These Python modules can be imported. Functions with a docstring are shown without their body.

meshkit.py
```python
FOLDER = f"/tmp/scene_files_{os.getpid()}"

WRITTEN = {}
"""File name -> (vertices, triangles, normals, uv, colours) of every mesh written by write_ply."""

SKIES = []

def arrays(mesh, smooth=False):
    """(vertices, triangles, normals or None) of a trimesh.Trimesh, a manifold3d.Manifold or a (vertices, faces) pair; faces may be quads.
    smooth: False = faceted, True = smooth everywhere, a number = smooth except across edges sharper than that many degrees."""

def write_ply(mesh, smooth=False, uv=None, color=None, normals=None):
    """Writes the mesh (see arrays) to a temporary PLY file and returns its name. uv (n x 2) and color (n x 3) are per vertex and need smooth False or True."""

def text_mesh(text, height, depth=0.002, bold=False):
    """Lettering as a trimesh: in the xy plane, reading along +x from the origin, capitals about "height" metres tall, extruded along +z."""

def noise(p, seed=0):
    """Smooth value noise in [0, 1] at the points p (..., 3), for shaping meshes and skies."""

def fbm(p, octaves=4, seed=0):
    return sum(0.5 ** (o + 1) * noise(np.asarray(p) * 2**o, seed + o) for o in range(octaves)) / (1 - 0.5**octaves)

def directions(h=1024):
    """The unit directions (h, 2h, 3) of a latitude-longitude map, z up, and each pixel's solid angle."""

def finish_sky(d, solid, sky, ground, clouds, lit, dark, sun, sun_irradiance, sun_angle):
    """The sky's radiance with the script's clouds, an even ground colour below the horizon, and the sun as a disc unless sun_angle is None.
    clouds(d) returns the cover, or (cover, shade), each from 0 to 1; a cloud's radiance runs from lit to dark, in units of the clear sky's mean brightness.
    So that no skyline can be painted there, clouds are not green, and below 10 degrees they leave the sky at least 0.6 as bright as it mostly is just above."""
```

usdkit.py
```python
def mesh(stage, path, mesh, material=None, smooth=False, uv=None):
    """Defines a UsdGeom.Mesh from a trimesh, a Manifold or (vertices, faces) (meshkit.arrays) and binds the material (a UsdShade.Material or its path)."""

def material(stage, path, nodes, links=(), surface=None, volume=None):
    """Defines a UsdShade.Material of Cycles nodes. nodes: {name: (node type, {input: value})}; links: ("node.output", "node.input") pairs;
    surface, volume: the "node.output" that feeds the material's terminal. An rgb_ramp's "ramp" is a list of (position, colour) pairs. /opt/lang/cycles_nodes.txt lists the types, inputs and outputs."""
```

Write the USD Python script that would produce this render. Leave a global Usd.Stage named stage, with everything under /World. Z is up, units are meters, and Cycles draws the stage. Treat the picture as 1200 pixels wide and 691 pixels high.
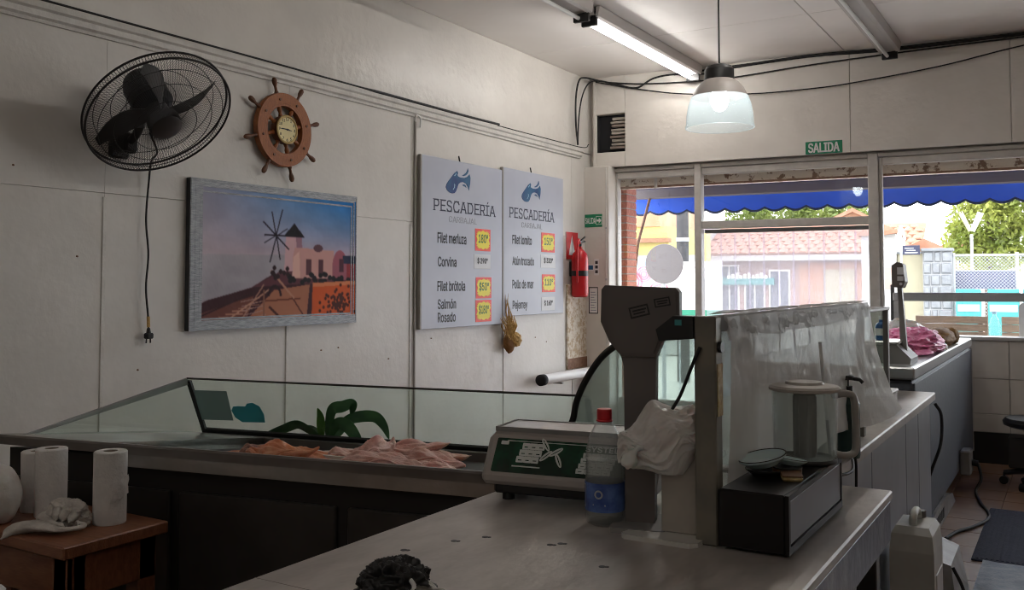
import math, numpy as np, trimesh, manifold3d as m3, usdkit, meshkit
from shapely.geometry import Polygon, Point, box as sbox, LineString
from shapely.ops import unary_union
from pxr import Usd, UsdGeom, UsdLux, UsdShade, Gf, Sdf, Vt

stage = Usd.Stage.CreateInMemory()
UsdGeom.SetStageUpAxis(stage, 'Z'); UsdGeom.SetStageMetersPerUnit(stage, 1.0)
UsdGeom.Xform.Define(stage, '/World'); UsdGeom.Scope.Define(stage, '/World/Looks')
rng = np.random.default_rng(11)
cos, sin, rad, pi = math.cos, math.sin, math.radians, math.pi

# ------------------------------------------------------------------ camera, sky, sun, exposure
YAW, PITCH, FPX, EYE = rad(31.2), rad(2.5), 1090.0, (4.13, 0.0, 1.47)
cam = UsdGeom.Camera.Define(stage, '/World/camera')
R_ = np.array([cos(YAW), sin(YAW), 0]); F_ = np.array([-sin(YAW)*cos(PITCH), cos(YAW)*cos(PITCH), sin(PITCH)]); U_ = np.cross(R_, F_)
cam.AddTransformOp().Set(Gf.Matrix4d(*R_, 0, *U_, 0, *(-F_), 0, *EYE, 1))
cam.CreateHorizontalApertureAttr(36.0); cam.CreateVerticalApertureAttr(36.0*691/1200)
cam.CreateFocalLengthAttr(FPX/1200*36)
cam.CreateVerticalApertureOffsetAttr(-61.1/1200*36)
cam.CreateExposureAttr(0.78)
cam.CreateClippingRangeAttr(Gf.Vec2f(0.05, 500))
SKY, SUN, TUBE, BULB, REAR, BACK = 1.2, 2.6, 34.0, 11.0, 38.0, 15.0
dome = UsdLux.DomeLight.Define(stage, '/World/sky_light'); dome.CreateIntensityAttr(SKY); dome.CreateColorAttr(Gf.Vec3f(0.93, 0.97, 1.0))
sun = UsdLux.DistantLight.Define(stage, '/World/sun_light'); sun.CreateIntensityAttr(SUN); sun.CreateAngleAttr(0.6); sun.CreateColorAttr(Gf.Vec3f(1, .94, .84))
sun.AddRotateXYZOp().Set(Gf.Vec3f(38, 0, -25))

# ------------------------------------------------------------------ materials
LOOK = {}
def mat(name, c, rough=.5, c2=None, scale=6.0, metal=0.0, bump=0.0, bscale=None, detail=4.0, lo=.35, hi=.65, spec=.5, stretch=None, **kw):
    p = {"roughness": rough, "metallic": metal, "specular_ior_level": spec, **kw}
    nodes, links = {}, []
    if c2 is None: p["base_color"] = c
    if c2 is not None or bump:
        nodes["g"] = ("geometry", {}); src = "g.position"
        if stretch is not None:
            nodes["mp"] = ("mapping", {"scale": stretch}); links.append(("g.position", "mp.vector")); src = "mp.vector"
    if c2 is not None:
        nodes["n"] = ("noise_texture", {"scale": scale, "detail": detail, "roughness": .6})
        nodes["r"] = ("rgb_ramp", {"ramp": [(0, c), (lo, c), (hi, c2), (1, c2)]})
        links += [(src, "n.vector"), ("n.fac", "r.fac"), ("r.color", "p.base_color")]
    if bump:
        nodes["bn"] = ("noise_texture", {"scale": bscale or scale*4, "detail": 4.0})
        nodes["b"] = ("bump", {"strength": 1.0, "distance": bump})
        links += [(src, "bn.vector"), ("bn.fac", "b.height"), ("b.normal", "p.normal")]
    nodes["p"] = ("principled_bsdf", p)
    LOOK[name] = usdkit.material(stage, '/World/Looks/'+name, nodes, links, surface="p.BSDF"); return LOOK[name]
def pane(name, tint=(1, 1, 1), ior=1.45, haze=0.0, hazec=(.8, .8, .8), rough=0.02, bump=0.0, bscale=30., stretch=None):
    nodes = {"t": ("transparent_bsdf", {"color": tint}), "gl": ("glossy_bsdf", {"color": (1, 1, 1), "roughness": rough}), "lw": ("layer_weight", {"blend": .5}), "pw": ("math", {"math_type": "power", "value2": 4.5}), "f": ("math", {"math_type": "multiply_add", "value2": .75, "value3": ((ior-1)/(ior+1))**2}), "m": ("mix_closure", {})}
    links = [("lw.facing", "pw.value1"), ("pw.value", "f.value1"), ("f.value", "m.fac"), ("t.BSDF", "m.closure1"), ("gl.BSDF", "m.closure2")]; out = "m.closure"
    if bump:
        nodes["g"] = ("geometry", {}); nodes["bn"] = ("noise_texture", {"scale": bscale, "detail": 5.0, "distortion": .6}); nodes["b"] = ("bump", {"strength": 1.0, "distance": bump})
        if stretch: nodes["mp"] = ("mapping", {"scale": stretch}); links += [("g.position", "mp.vector"), ("mp.vector", "bn.vector")]
        else: links.append(("g.position", "bn.vector"))
        links += [("bn.fac", "b.height"), ("b.normal", "gl.normal")]
    if haze:
        nodes["d"] = ("diffuse_bsdf", {"color": hazec}); nodes["tr"] = ("translucent_bsdf", {"color": hazec}); nodes["m2"] = ("mix_closure", {"fac": .5}); nodes["m3"] = ("mix_closure", {"fac": haze})
        links += [("d.BSDF", "m2.closure1"), ("tr.BSDF", "m2.closure2"), ("m.closure", "m3.closure1"), ("m2.closure", "m3.closure2")]; out = "m3.closure"
    LOOK[name] = usdkit.material(stage, '/World/Looks/'+name, nodes, links, surface=out); return LOOK[name]
def glow(name, c, s):
    LOOK[name] = usdkit.material(stage, '/World/Looks/'+name, {"e": ("emission", {"color": c, "strength": s})}, [], surface="e.emission"); return LOOK[name]
def leafmat(name, c, c2, s=3.0, tr=.35):
    LOOK[name] = usdkit.material(stage, '/World/Looks/'+name, {"g": ("geometry", {}), "n": ("noise_texture", {"scale": s, "detail": 3.0}), "r": ("rgb_ramp", {"ramp": [(.3, c), (.7, c2)]}),
        "p": ("principled_bsdf", {"roughness": .45}), "t": ("translucent_bsdf", {}), "m": ("mix_closure", {"fac": tr})},
        [("g.position", "n.vector"), ("n.fac", "r.fac"), ("r.color", "p.base_color"), ("r.color", "t.color"), ("p.BSDF", "m.closure1"), ("t.BSDF", "m.closure2")], surface="m.closure"); return LOOK[name]

mat('wall_paint', (.60, .575, .535), .42, (.65, .625, .585), 3, bump=.0016, bscale=24)
mat('plaster', (.58, .55, .51), .33, (.64, .61, .565), 2.2, bump=.005, bscale=16, detail=6)
mat('trim_paint', (.62, .60, .56), .4, (.5, .48, .45), 7, bump=.004, bscale=40, lo=.5, hi=.75)
mat('ceiling_paint', (.82, .785, .745), .5, (.85, .82, .785), 1.6, bump=.003, bscale=12)
mat('front_paint', (.62, .58, .53), .45, (.67, .63, .58), 2.5, bump=.003, bscale=18)
mat('frame_paint', (.50, .475, .44), .4, (.58, .55, .51), 9, bump=.002)
mat('peeling', (.60, .52, .42), .6, (.16, .08, .04), 14, lo=.54, hi=.60, bump=.004, detail=6)
mat('joint', (.22, .20, .18), .8)
mat('floor_tile', (.19, .10, .058), .45, (.27, .16, .10), 3, bump=.002)
mat('floor_joint', (.13, .075, .05), .8)
mat('rim_steel', (.17, .155, .145), .38, (.22, .20, .19), 5, metal=.8)
mat('steel', (.52, .50, .48), .28, (.42, .40, .38), 5, metal=1.0, bump=.0008, bscale=60)
mat('worksteel', (.34, .31, .288), .42, (.50, .465, .435), 9, metal=.3, bump=.0015, bscale=50, detail=7, stretch=(1, .35, 1))
mat('dark_steel', (.05, .046, .043), .4, (.07, .065, .06), 5, metal=.5)
mat('apron', (.10, .11, .14), .35, (.27, .27, .29), 8, metal=.5, bump=.002, detail=6, lo=.45, hi=.75)
mat('case_body', (.014, .012, .011), .6)
mat('black_plastic', (.012, .012, .013), .38)
mat('black_rubber', (.01, .01, .01), .6)
mat('fan_hub', (.035, .032, .033), .4)
mat('fan_black', (.012, .011, .012), .45)
mat('grey_dark', (.13, .112, .105), .5)
mat('grey_mid', (.22, .215, .21), .45)
mat('grey_light', (.48, .47, .46), .45)
mat('post_grey', (.16, .15, .13), .45, (.22, .20, .16), 12, metal=.4)
mat('scale_body', (.34, .31, .29), .4)
mat('scale_panel', (.006, .025, .015), .15, (.012, .085, .042), 10, lo=.45, hi=.7)
mat('panel_print', (.62, .66, .63), .4)
mat('wood_red', (.23, .062, .010), .5, (.33, .10, .018), 30, stretch=(1, 4, 1), bump=.001)
mat('wood_dark', (.12, .042, .015), .45)
mat('brass', (.42, .30, .12), .35, metal=.6)
mat('clock_face', (.72, .62, .32), .45)
mat('ink', (.015, .015, .02), .5)
mat('ink_grey', (.30, .31, .35), .5)
mat('ink_blue', (.018, .02, .05), .45)
mat('fish_blue', (.008, .03, .15), .4, (.012, .10, .22), 5)
mat('fish_pale', (.30, .48, .62), .4)
mat('board', (.42, .445, .525), .4, (.46, .485, .56), 2)
mat('board_edge', (.33, .31, .28), .5)
mat('tag_red', (.85, .09, .06), .5)
mat('tag_yellow', (.85, .72, .04), .5)
mat('tag_white', (.60, .61, .63), .45)
mat('tag_green_ink', (.05, .16, .02), .5)
mat('film_border', (.22, .235, .255), .25, (.38, .40, .43), 20, bump=.002, bscale=50, stretch=(1, 1, 6))
mat('canvas_side', (.05, .055, .06), .5)
mat('sign_green', (.0, .20, .085), .45)
mat('white', (.74, .74, .73), .45)
mat('red_paint', (.55, .012, .016), .3)
mat('red_cap', (.55, .01, .018), .4)
mat('board_wood', (.52, .40, .26), .7, (.74, .68, .58), 26, lo=.42, hi=.55, bump=.003, detail=7)
mat('straw', (.42, .24, .07), .7, (.62, .42, .16), 40)
mat('straw_dark', (.20, .09, .02), .6)
mat('table_wood', (.17, .06, .028), .42, (.24, .095, .045), 9, stretch=(1.2, 9, 4), bump=.001)
mat('paper', (.66, .64, .62), .85, (.60, .58, .565), 30, bump=.003, bscale=90)
mat('card', (.30, .25, .2), .9)
mat('cloth', (.60, .57, .53), .9, (.46, .43, .40), 22, bump=.004, bscale=70)
mat('bag_white', (.56, .55, .53), .32, (.64, .63, .61), 12, bump=.006, bscale=24, detail=5, subsurface_weight=.15, subsurface_scale=.03)
mat('cream_box', (.42, .385, .335), .5, (.36, .33, .29), 15)
mat('tray_white', (.52, .51, .485), .4)
mat('fish_pink', (.62, .32, .27), .34, (.72, .50, .45), 16, bump=.004, bscale=60, subsurface_weight=.15, subsurface_scale=.01)
mat('fish_orange', (.58, .17, .07), .3, (.66, .33, .20), 22, bump=.004, bscale=60, subsurface_weight=.15, subsurface_scale=.01)
mat('fish_brown', (.17, .07, .05), .3, (.40, .18, .12), 18, bump=.004)
mat('fish_white', (.66, .60, .54), .3, (.56, .46, .40), 14, bump=.003)
leafmat('leaf_dark', (.025, .10, .038), (.06, .18, .055), 14, .3)
leafmat('leaf_bright', (.07, .20, .02), (.12, .30, .03), 14, .35)
leafmat('tree_leaf', (.13, .19, .025), (.40, .42, .10), 1.3, .45)
leafmat('tree_leaf_far', (.099, .149, .025), (.223, .273, .074), 1.0, .4)
mat('bark', (.10, .07, .05), .8)
mat('cash_black', (.008, .007, .007), .45, (.014, .012, .012), 3, spec=.25)
mat('cash_grey', (.14, .14, .165), .4)
mat('dish_teal', (.52, .66, .67), .25)
mat('dish_dark', (.03, .03, .03), .3)
mat('brown_stuff', (.16, .075, .03), .5)
mat('ochre', (.32, .21, .06), .6, (.5, .40, .2), 60)
mat('beige_plastic', (.46, .43, .39), .4)
mat('handle_plastic', (.33, .315, .29), .4)
mat('pump_green', (.01, .035, .03), .3)
mat('panel_blue', (.30, .32, .35), .35, (.36, .38, .41), 3, metal=.2)
mat('freezer_grey', (.095, .108, .13), .5, (.12, .133, .155), 40, bump=.001, bscale=120)
mat('freezer_top', (.36, .37, .38), .3, metal=.5)
mat('tile_beige', (.58, .55, .51), .3, (.64, .61, .57), 5)
mat('grout', (.36, .34, .31), .8)
mat('mat_navy', (.02, .026, .05), .9, (.035, .04, .07), 40, bump=.003, bscale=200)
mat('rag_blue', (.26, .31, .38), .9, (.38, .42, .48), 14, bump=.006, bscale=60)
mat('jerry', (.50, .50, .47), .45, (.42, .42, .39), 8)
mat('skirt', (.30, .30, .30), .45, (.2, .19, .18), 6)
mat('pink_bag', (.75, .16, .38), .35, (.82, .35, .52), 18, bump=.006)
mat('bread', (.30, .17, .06), .7, (.18, .09, .03), 30)
mat('blue_liquid', (.02, .09, .26), .2)
mat('bottle_label', (.03, .07, .28), .4, (.10, .18, .46), 30)
mat('awning_blue', (.012, .09, .62), .6, (.02, .11, .70), 3)
mat('awning_trim', (.008, .02, .06), .6)
mat('awning_bar', (.12, .10, .10), .5)
mat('rust', (.17, .075, .04), .7, (.26, .14, .08), 30)
mat('brick', (.42, .13, .075), .8, (.55, .2, .12), 30, bump=.003)
mat('mortar', (.45, .38, .32), .9)
mat('sign_back', (.13, .115, .115), .6)
mat('pole_grey', (.03, .03, .034), .8, (.055, .052, .055), 14, bump=.004)
mat('street', (.42, .40, .37), .9, (.5, .48, .45), 2)
mat('stucco_orange', (.370, .180, .100), .8, (.410, .250, .170), 1.2)
mat('stucco_yellow', (.400, .330, .120), .8)
mat('stucco_cream', (.380, .350, .250), .8)
mat('stucco_white', (.420, .420, .410), .8)
mat('stucco_pink', (.310, .200, .170), .8, (.360, .275, .240), .8)
mat('roof_tile', (.275, .125, .075), .8, (.340, .180, .120), 3)
mat('window_dark', (.080, .100, .130), .3)
mat('stone', (.170, .180, .200), .8, (.230, .240, .250), 5, bump=.01)
mat('stone_joint', (.275, .280, .290), .9)
mat('teal', (.040, .250, .250), .5)
mat('navy_net', (.10, .11, .19), .8)
mat('wire_grey', (.42, .44, .46), .5)
mat('bench_wood', (.52, .38, .28), .6, (.36, .26, .19), 8, stretch=(1, 1, 14))
mat('rail_grey', (.26, .255, .25), .4, metal=.3)
mat('poster_green', (.015, .210, .125), .6)
mat('mural', (.34, .09, .14), .7, (.42, .22, .28), 7)
mat('lamp_grey', (.30, .27, .25), .45)
mat('tube_case', (.46, .43, .41), .45)
mat('tube_white', (.75, .75, .74), .35)
mat('book_a', (.36, .32, .27), .8); mat('book_b', (.20, .16, .13), .8); mat('hole_dark', (.012, .012, .014), .9)
pane('glass'); pane('case_glass', (.90, .96, .93)); pane('glass_haze', (.96, 1, .98), haze=.05)
pane('dirty_glass', (.90, .95, .93), haze=.16, hazec=(.42, .45, .44))
pane('clear_plastic', (.97, .98, .98), 1.35, haze=.06, hazec=(.8, .82, .82), rough=.08)
pane('jar_plastic', (.96, .985, .975), 1.4, haze=.10, hazec=(.75, .82, .79), rough=.15, bump=.006, bscale=170)
pane('film', (.95, .95, .95), 1.45, haze=.72, hazec=(.76, .75, .74), rough=.2, bump=.035, bscale=34, stretch=(1, 1, .3))
pane('film_crinkle', (.95, .95, .95), 1.6, haze=.55, hazec=(.66, .66, .65), rough=.12, bump=.06, bscale=26)
pane('pvc', (.95, .94, .97), 1.4, haze=.20, hazec=(.90, .88, .95), rough=.2)
pane('sticker', (.55, .62, .60), 1.3, haze=.55, hazec=(.20, .26, .26), rough=.3)
pane('sticker_teal', (.35, .62, .66), 1.3, haze=.6, hazec=(.06, .28, .32), rough=.3)
pane('lamp_prism', (.93, .98, 1), 1.5, haze=.34, hazec=(.80, .90, .91), rough=.15, bump=.01, bscale=90)
glow('tube_glow', (1, .97, .93), TUBE); glow('old_tube_glow', (1, .96, .90), REAR); glow('back_tube_glow', (1, .94, .87), BACK); glow('bulb_glow', (.93, .98, 1), BULB)
LOOK['print'] = usdkit.material(stage, '/World/Looks/print', {"a": ("attribute", {"attribute": "tint"}), "g": ("geometry", {}), "n": ("noise_texture", {"scale": 9.0, "detail": 4.0}), "b": ("bump", {"strength": 1.0, "distance": .004}), "p": ("principled_bsdf", {"roughness": .6, "specular_ior_level": .2})},
    [("a.color", "p.base_color"), ("g.position", "n.vector"), ("n.fac", "b.height"), ("b.normal", "p.normal")], surface="p.BSDF")

# ------------------------------------------------------------------ scene graph helpers
COUNT = {}
def fresh(parent, name):
    k = COUNT.get((parent, name), 0); COUNT[(parent, name)] = k+1
    return f'{parent}/{name}' if k == 0 else f'{parent}/{name}_{k:03d}'
def note(p, **kw):
    for k, v in kw.items():
        if v: p.SetCustomDataByKey(k, v)
def thing(name, label, cat, loc=(0, 0, 0), rotz=0.0, group=None, kind=None):
    path = fresh('/World', name); x = UsdGeom.Xform.Define(stage, path)
    x.AddTranslateOp().Set(Gf.Vec3d(*map(float, loc)))
    if rotz: x.AddRotateZOp().Set(float(rotz))
    note(x.GetPrim(), label=label, category=cat, group=group, kind=kind); return path
def setting(name, label, cat='room', loc=(0, 0, 0), rotz=0.0): return thing(name, label, cat, loc, rotz, kind='structure')
def part(parent, name, g, m, smooth=False, label=None, kind=None):
    path = fresh(parent, name); tm = g.mesh() if isinstance(g, B) else g
    me = usdkit.mesh(stage, path, tm, LOOK[m], smooth); note(me.GetPrim(), label=label, kind=kind); return path
def solo(name, label, cat, g, m, loc=(0, 0, 0), rotz=0.0, smooth=False, group=None, kind=None):
    path = part('/World', name, g, m, smooth); p = stage.GetPrimAtPath(path); x = UsdGeom.Xformable(p)
    x.AddTranslateOp().Set(Gf.Vec3d(*map(float, loc)))
    if rotz: x.AddRotateZOp().Set(float(rotz))
    note(p, label=label, category=cat, group=group, kind=kind); return path
def copy(src, label, loc, rotz=0.0, group=None, name=None):
    base = name or src.split('/')[-1].rstrip('0123456789').rstrip('_')
    path = fresh('/World', base); x = UsdGeom.Xform.Define(stage, path); p = x.GetPrim()
    x.AddTranslateOp().Set(Gf.Vec3d(*map(float, loc))); x.AddRotateZOp().Set(float(rotz))
    s = stage.GetPrimAtPath(src); p.GetReferences().AddInternalReference(s.GetPath()); p.SetInstanceable(True)
    note(p, label=label, category=s.GetCustomDataByKey('category'), group=group); return path

def rot(axis, deg, p=None): return trimesh.transformations.rotation_matrix(rad(deg), axis, p)
def cbox(x0, x1, y0, y1, z0, z1, r=0.0):
    if r <= 0:
        m = trimesh.creation.box((x1-x0, y1-y0, z1-z0)); m.apply_translation(((x0+x1)/2, (y0+y1)/2, (z0+z1)/2)); return m
    h = np.array([x1-x0, y1-y0, z1-z0])/2; r = min(r, h.min()*.95); pts = []
    for s in np.array(np.meshgrid([-1, 1], [-1, 1], [-1, 1])).reshape(3, -1).T:
        for k in range(3):
            q = h-r; q[k] = h[k]; pts.append(s*q)
    m = trimesh.convex.convex_hull(np.array(pts)); m.apply_translation(((x0+x1)/2, (y0+y1)/2, (z0+z1)/2)); return m
def spline(pts, n=8):
    p = np.asarray(pts, float)
    if len(p) < 3: return p
    q = np.vstack([2*p[0]-p[1], p, 2*p[-1]-p[-2]]); out = []
    for i in range(1, len(q)-2):
        for t in np.arange(n)/n:
            a, b, c, d = q[i-1:i+3]; out.append(.5*((2*b)+(c-a)*t+(2*a-5*b+4*c-d)*t*t+(3*b-a-3*c+d)*t**3))
    return np.array(out+[p[-1]])
def tube(pts, r, sides=8, cap=True):
    p = np.asarray(pts, float); n = len(p); t = np.gradient(p, axis=0); t /= np.linalg.norm(t, axis=1, keepdims=True)+1e-12
    r = np.broadcast_to(r, (n,)); up = np.array([0, 0, 1.0]) if abs(t[0, 2]) < .9 else np.array([1.0, 0, 0])
    a = np.cross(t[0], up); a /= np.linalg.norm(a); V = []; ang = np.arange(sides)*2*pi/sides
    for i in range(n):
        a = a-t[i]*(a@t[i]); a /= np.linalg.norm(a)+1e-12; b = np.cross(t[i], a)
        V.append(p[i]+r[i]*(np.cos(ang)[:, None]*a+np.sin(ang)[:, None]*b))
    V = np.vstack(V); Fc = []
    for i in range(n-1):
        for j in range(sides):
            k = (j+1) % sides; A, B_, C, D = i*sides+j, i*sides+k, (i+1)*sides+k, (i+1)*sides+j; Fc += [(A, B_, C), (A, C, D)]
    if cap:
        V = np.vstack([V, p[0], p[-1]]); s, e = len(V)-2, len(V)-1
        for j in range(sides):
            k = (j+1) % sides; Fc += [(s, k, j), (e, (n-1)*sides+j, (n-1)*sides+k)]
    return trimesh.Trimesh(V, Fc, process=False)
def lathe(prof, sec=32, loc=(0, 0, 0)):
    m = trimesh.creation.revolve(np.asarray(prof, float), sections=sec); m.apply_translation(loc); return m
def prism(pts, y0, y1, plane='xz', holes=()):
    """2D outline extruded: xz outline along y; yz outline along x; xy outline along z."""
    pg = pts if hasattr(pts, 'geom_type') else Polygon(pts, holes)
    if not pg.is_valid: pg = pg.buffer(0)
    ms = []
    for g in getattr(pg, 'geoms', [pg]):
        if g.is_empty or g.area < 1e-10: continue
        m = trimesh.creation.extrude_polygon(g, y1-y0, engine='earcut'); v = m.vertices.copy()
        if plane == 'xz': m.vertices = np.c_[v[:, 0], y1-v[:, 2], v[:, 1]]
        elif plane == 'yz': m.vertices = np.c_[y0+v[:, 2], v[:, 0], v[:, 1]]
        else: m.vertices = np.c_[v[:, 0], v[:, 1], y0+v[:, 2]]
        ms.append(m)
    return trimesh.util.concatenate(ms)
def grid(P, flip=False):
    n, m = P.shape[:2]; i, j = np.meshgrid(np.arange(n-1), np.arange(m-1), indexing='ij'); a = i*m+j
    q = np.stack([a, a+1, a+m+1, a+m], -1).reshape(-1, 4)
    if flip: q = q[:, ::-1]
    return trimesh.Trimesh(P.reshape(-1, 3), np.vstack([q[:, [0, 1, 2]], q[:, [0, 2, 3]]]), process=False)
def thick(P, th, nrm):
    """a grid surface given a thickness along nrm, closed at its edges"""
    Q = P+np.asarray(nrm)*th; n, m = P.shape[:2]; a = grid(P); b = grid(Q, True); V = np.vstack([a.vertices, b.vertices]); o = n*m
    e = [j for j in range(m)]+[i*m+m-1 for i in range(1, n)]+[(n-1)*m+j for j in range(m-2, -1, -1)]+[i*m for i in range(n-2, 0, -1)]
    Fc = [(e[k], e[(k+1) % len(e)], e[(k+1) % len(e)]+o) for k in range(len(e))]+[(e[k], e[(k+1) % len(e)]+o, e[k]+o) for k in range(len(e))]
    return trimesh.Trimesh(V, np.vstack([a.faces, b.faces+o, np.array(Fc)]), process=False)
def blob(size, amp=.15, freq=2.0, seed=0, sub=4, flat=None, ridged=False):
    m = trimesh.creation.icosphere(sub); v = m.vertices.copy(); n = meshkit.fbm(v*freq+seed*7.3+20, 4, seed)
    if ridged: n = 1-np.abs(n-.5)*2.4
    v = v*(1+amp*(n-.5)[:, None]*2)*np.asarray(size)
    if flat is not None: v[:, 2] = np.maximum(v[:, 2], flat)
    m.vertices = v; return m
def text(s, h, w=None, bold=False, x=0.0, z=0.0, depth=.0015, y=0.0, center=False):
    """lettering standing in the xz plane, front towards -y"""
    m = meshkit.text_mesh(s, h, depth, bold); v = m.vertices.copy(); v[:, 0] -= v[:, 0].min()
    if w: v[:, 0] *= w/v[:, 0].max()
    if center: v[:, 0] -= v[:, 0].max()/2
    m.vertices = np.c_[v[:, 0]+x, y-v[:, 2], v[:, 1]+z]; return m
class B:
    def __init__(s, *ms): s.ms = list(ms)
    def add(s, *ms): s.ms += ms; return s
    def box(s, *a): s.ms.append(cbox(*a)); return s
    def cyl(s, a, b, r, r2=None, n=16): s.ms.append(tube([a, b], [r, r if r2 is None else r2], n)); return s
    def tube(s, p, r, n=8): s.ms.append(tube(p, r, n)); return s
    def mesh(s): return trimesh.util.concatenate(s.ms)
    def move(s, d):
        for m in s.ms: m.apply_translation(d)
        return s
    def turn(s, axis, deg, p=None):
        for m in s.ms: m.apply_transform(rot(axis, deg, p))
        return s

FR = 3.5                                         # the shop front stands 3.5 degrees off square
def F(u, v, z=0.0): return (u*cos(rad(FR))-v*sin(rad(FR)), 8.38+u*sin(rad(FR))+v*cos(rad(FR)), z)
O = F(0, 0)

# ------------------------------------------------------------------ the room
fl = setting('floor', 'worn brown tiled floor of the fish shop', 'floor')
part(fl, 'slab', B().box(-.2, 8.4, -2.7, 9.2, -.14, -.012), 'floor_joint')
k = 0
for i in range(12):
    for j in range(20):
        x, y = 3.35+.33*(i-1), 3.2+.33*j
        if x > 4.6 or y > 9.0: continue
        hgt = float(rng.uniform(-.001, .001))
        part(fl, 'tile', B().box(x+.002, x+.328, y+.002, y+.328, -.012, hgt, .002), 'floor_tile')
part(fl, 'rest_of_tiling', B().box(-.2, 3.02, -2.7, 9.2, -.012, 0).box(4.67, 8.4, -2.7, 9.2, -.012, 0).box(3.02, 4.67, -2.7, 3.2, -.012, 0), 'floor_tile')

ce = setting('ceiling', 'off-white painted ceiling with a few fine panel joints', 'ceiling')
part(ce, 'slab', B().box(-.2, 8.4, -2.7, 9.3, 3.52, 3.7), 'ceiling_paint')
for i, (x0, x1) in enumerate(((0, 2.44), (2.44, 4.88), (4.88, 8.2))):
    for y0, y1 in ((-2.5, -.1), (-.1, 2.3), (2.3, 4.7), (4.7, 7.1), (7.1, 8.9)):
        part(ce, 'panel', B().box(x0+.003, x1-.003, y0+.003, y1-.003, 3.505, 3.52, .003), 'ceiling_paint')

wl = setting('wall_left', 'off-white panelled shop wall with a plaster band above its moulding', 'wall')
part(wl, 'backing', B().box(-.2, -.02, -2.7, 8.5, 0, 3.55), 'joint')
part(wl, 'plaster_band', B().box(-.02, .0, -2.7, 8.42, 2.76, 3.52), 'plaster')
ys = [-2.35, -1.1, .15, 1.40, 2.65+.25, 4.164, 5.395, 6.68, 7.93, 8.42]; ys[3] = 1.64; ys[2] = .38; ys[1] = -.87; ys[0] = -2.12
for a, b in zip(ys, ys[1:]):
    part(wl, 'panel', B().box(-.02, float(rng.uniform(-.0015, .001)), a+.001, b-.001, 0, 1.9192, .0015), 'wall_paint')
    part(wl, 'panel', B().box(-.02, float(rng.uniform(-.001, .001)), a+.0006, b-.0006, 1.9208, 2.75, .001), 'wall_paint')
for y in ys[1:-1]:
    g = B(prism([(-.013, 0), (.013, 0), (.009, .006), (-.009, .006)], 0, 1.90, 'xy')).turn([0, 0, 1], -90).move((0, y, 0))
    part(wl, 'joint_strip', g, 'trim_paint')
NAILS = [(2.43, 2.01), (3.108, 1.028), (4.465, 1.046), (4.626, 1.053), (7.418, 0.943), (5.65, 1.062), (6.679, 2.788), (4.224, 1.481), (2.756, 1.602), (5.147, 0.945), (7.215, 0.992)]
for y, z in NAILS: part(wl, 'nail', B(tube([(0, y, z), (.006, y, z-.002)], .0045, 8)), 'rust')
setting_trim = setting('trim_1', 'painted moulding running along the left wall above the panels', 'trim')
prof = [(0, 2.69), (.012, 2.69), (.016, 2.705), (.03, 2.715), (.032, 2.742), (.045, 2.752), (.05, 2.775), (.0, 2.785)]
m = prism([(p[0], p[1]) for p in prof], 0, 10.4, 'xz'); m.apply_translation((0, -2.3, 0))
part(setting_trim, 'moulding', m, 'trim_paint')

wr = setting('wall_right', 'plain off-white wall on the right of the shop', 'wall'); part(wr, 'face', B().box(8.2, 8.4, -2.7, 9.3, 0, 3.55), 'wall_paint')
wb = setting('wall_back', 'plain off-white wall behind the counter', 'wall'); part(wb, 'face', B().box(-.2, 8.4, -2.7, -2.5, 0, 3.55), 'wall_paint')

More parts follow.
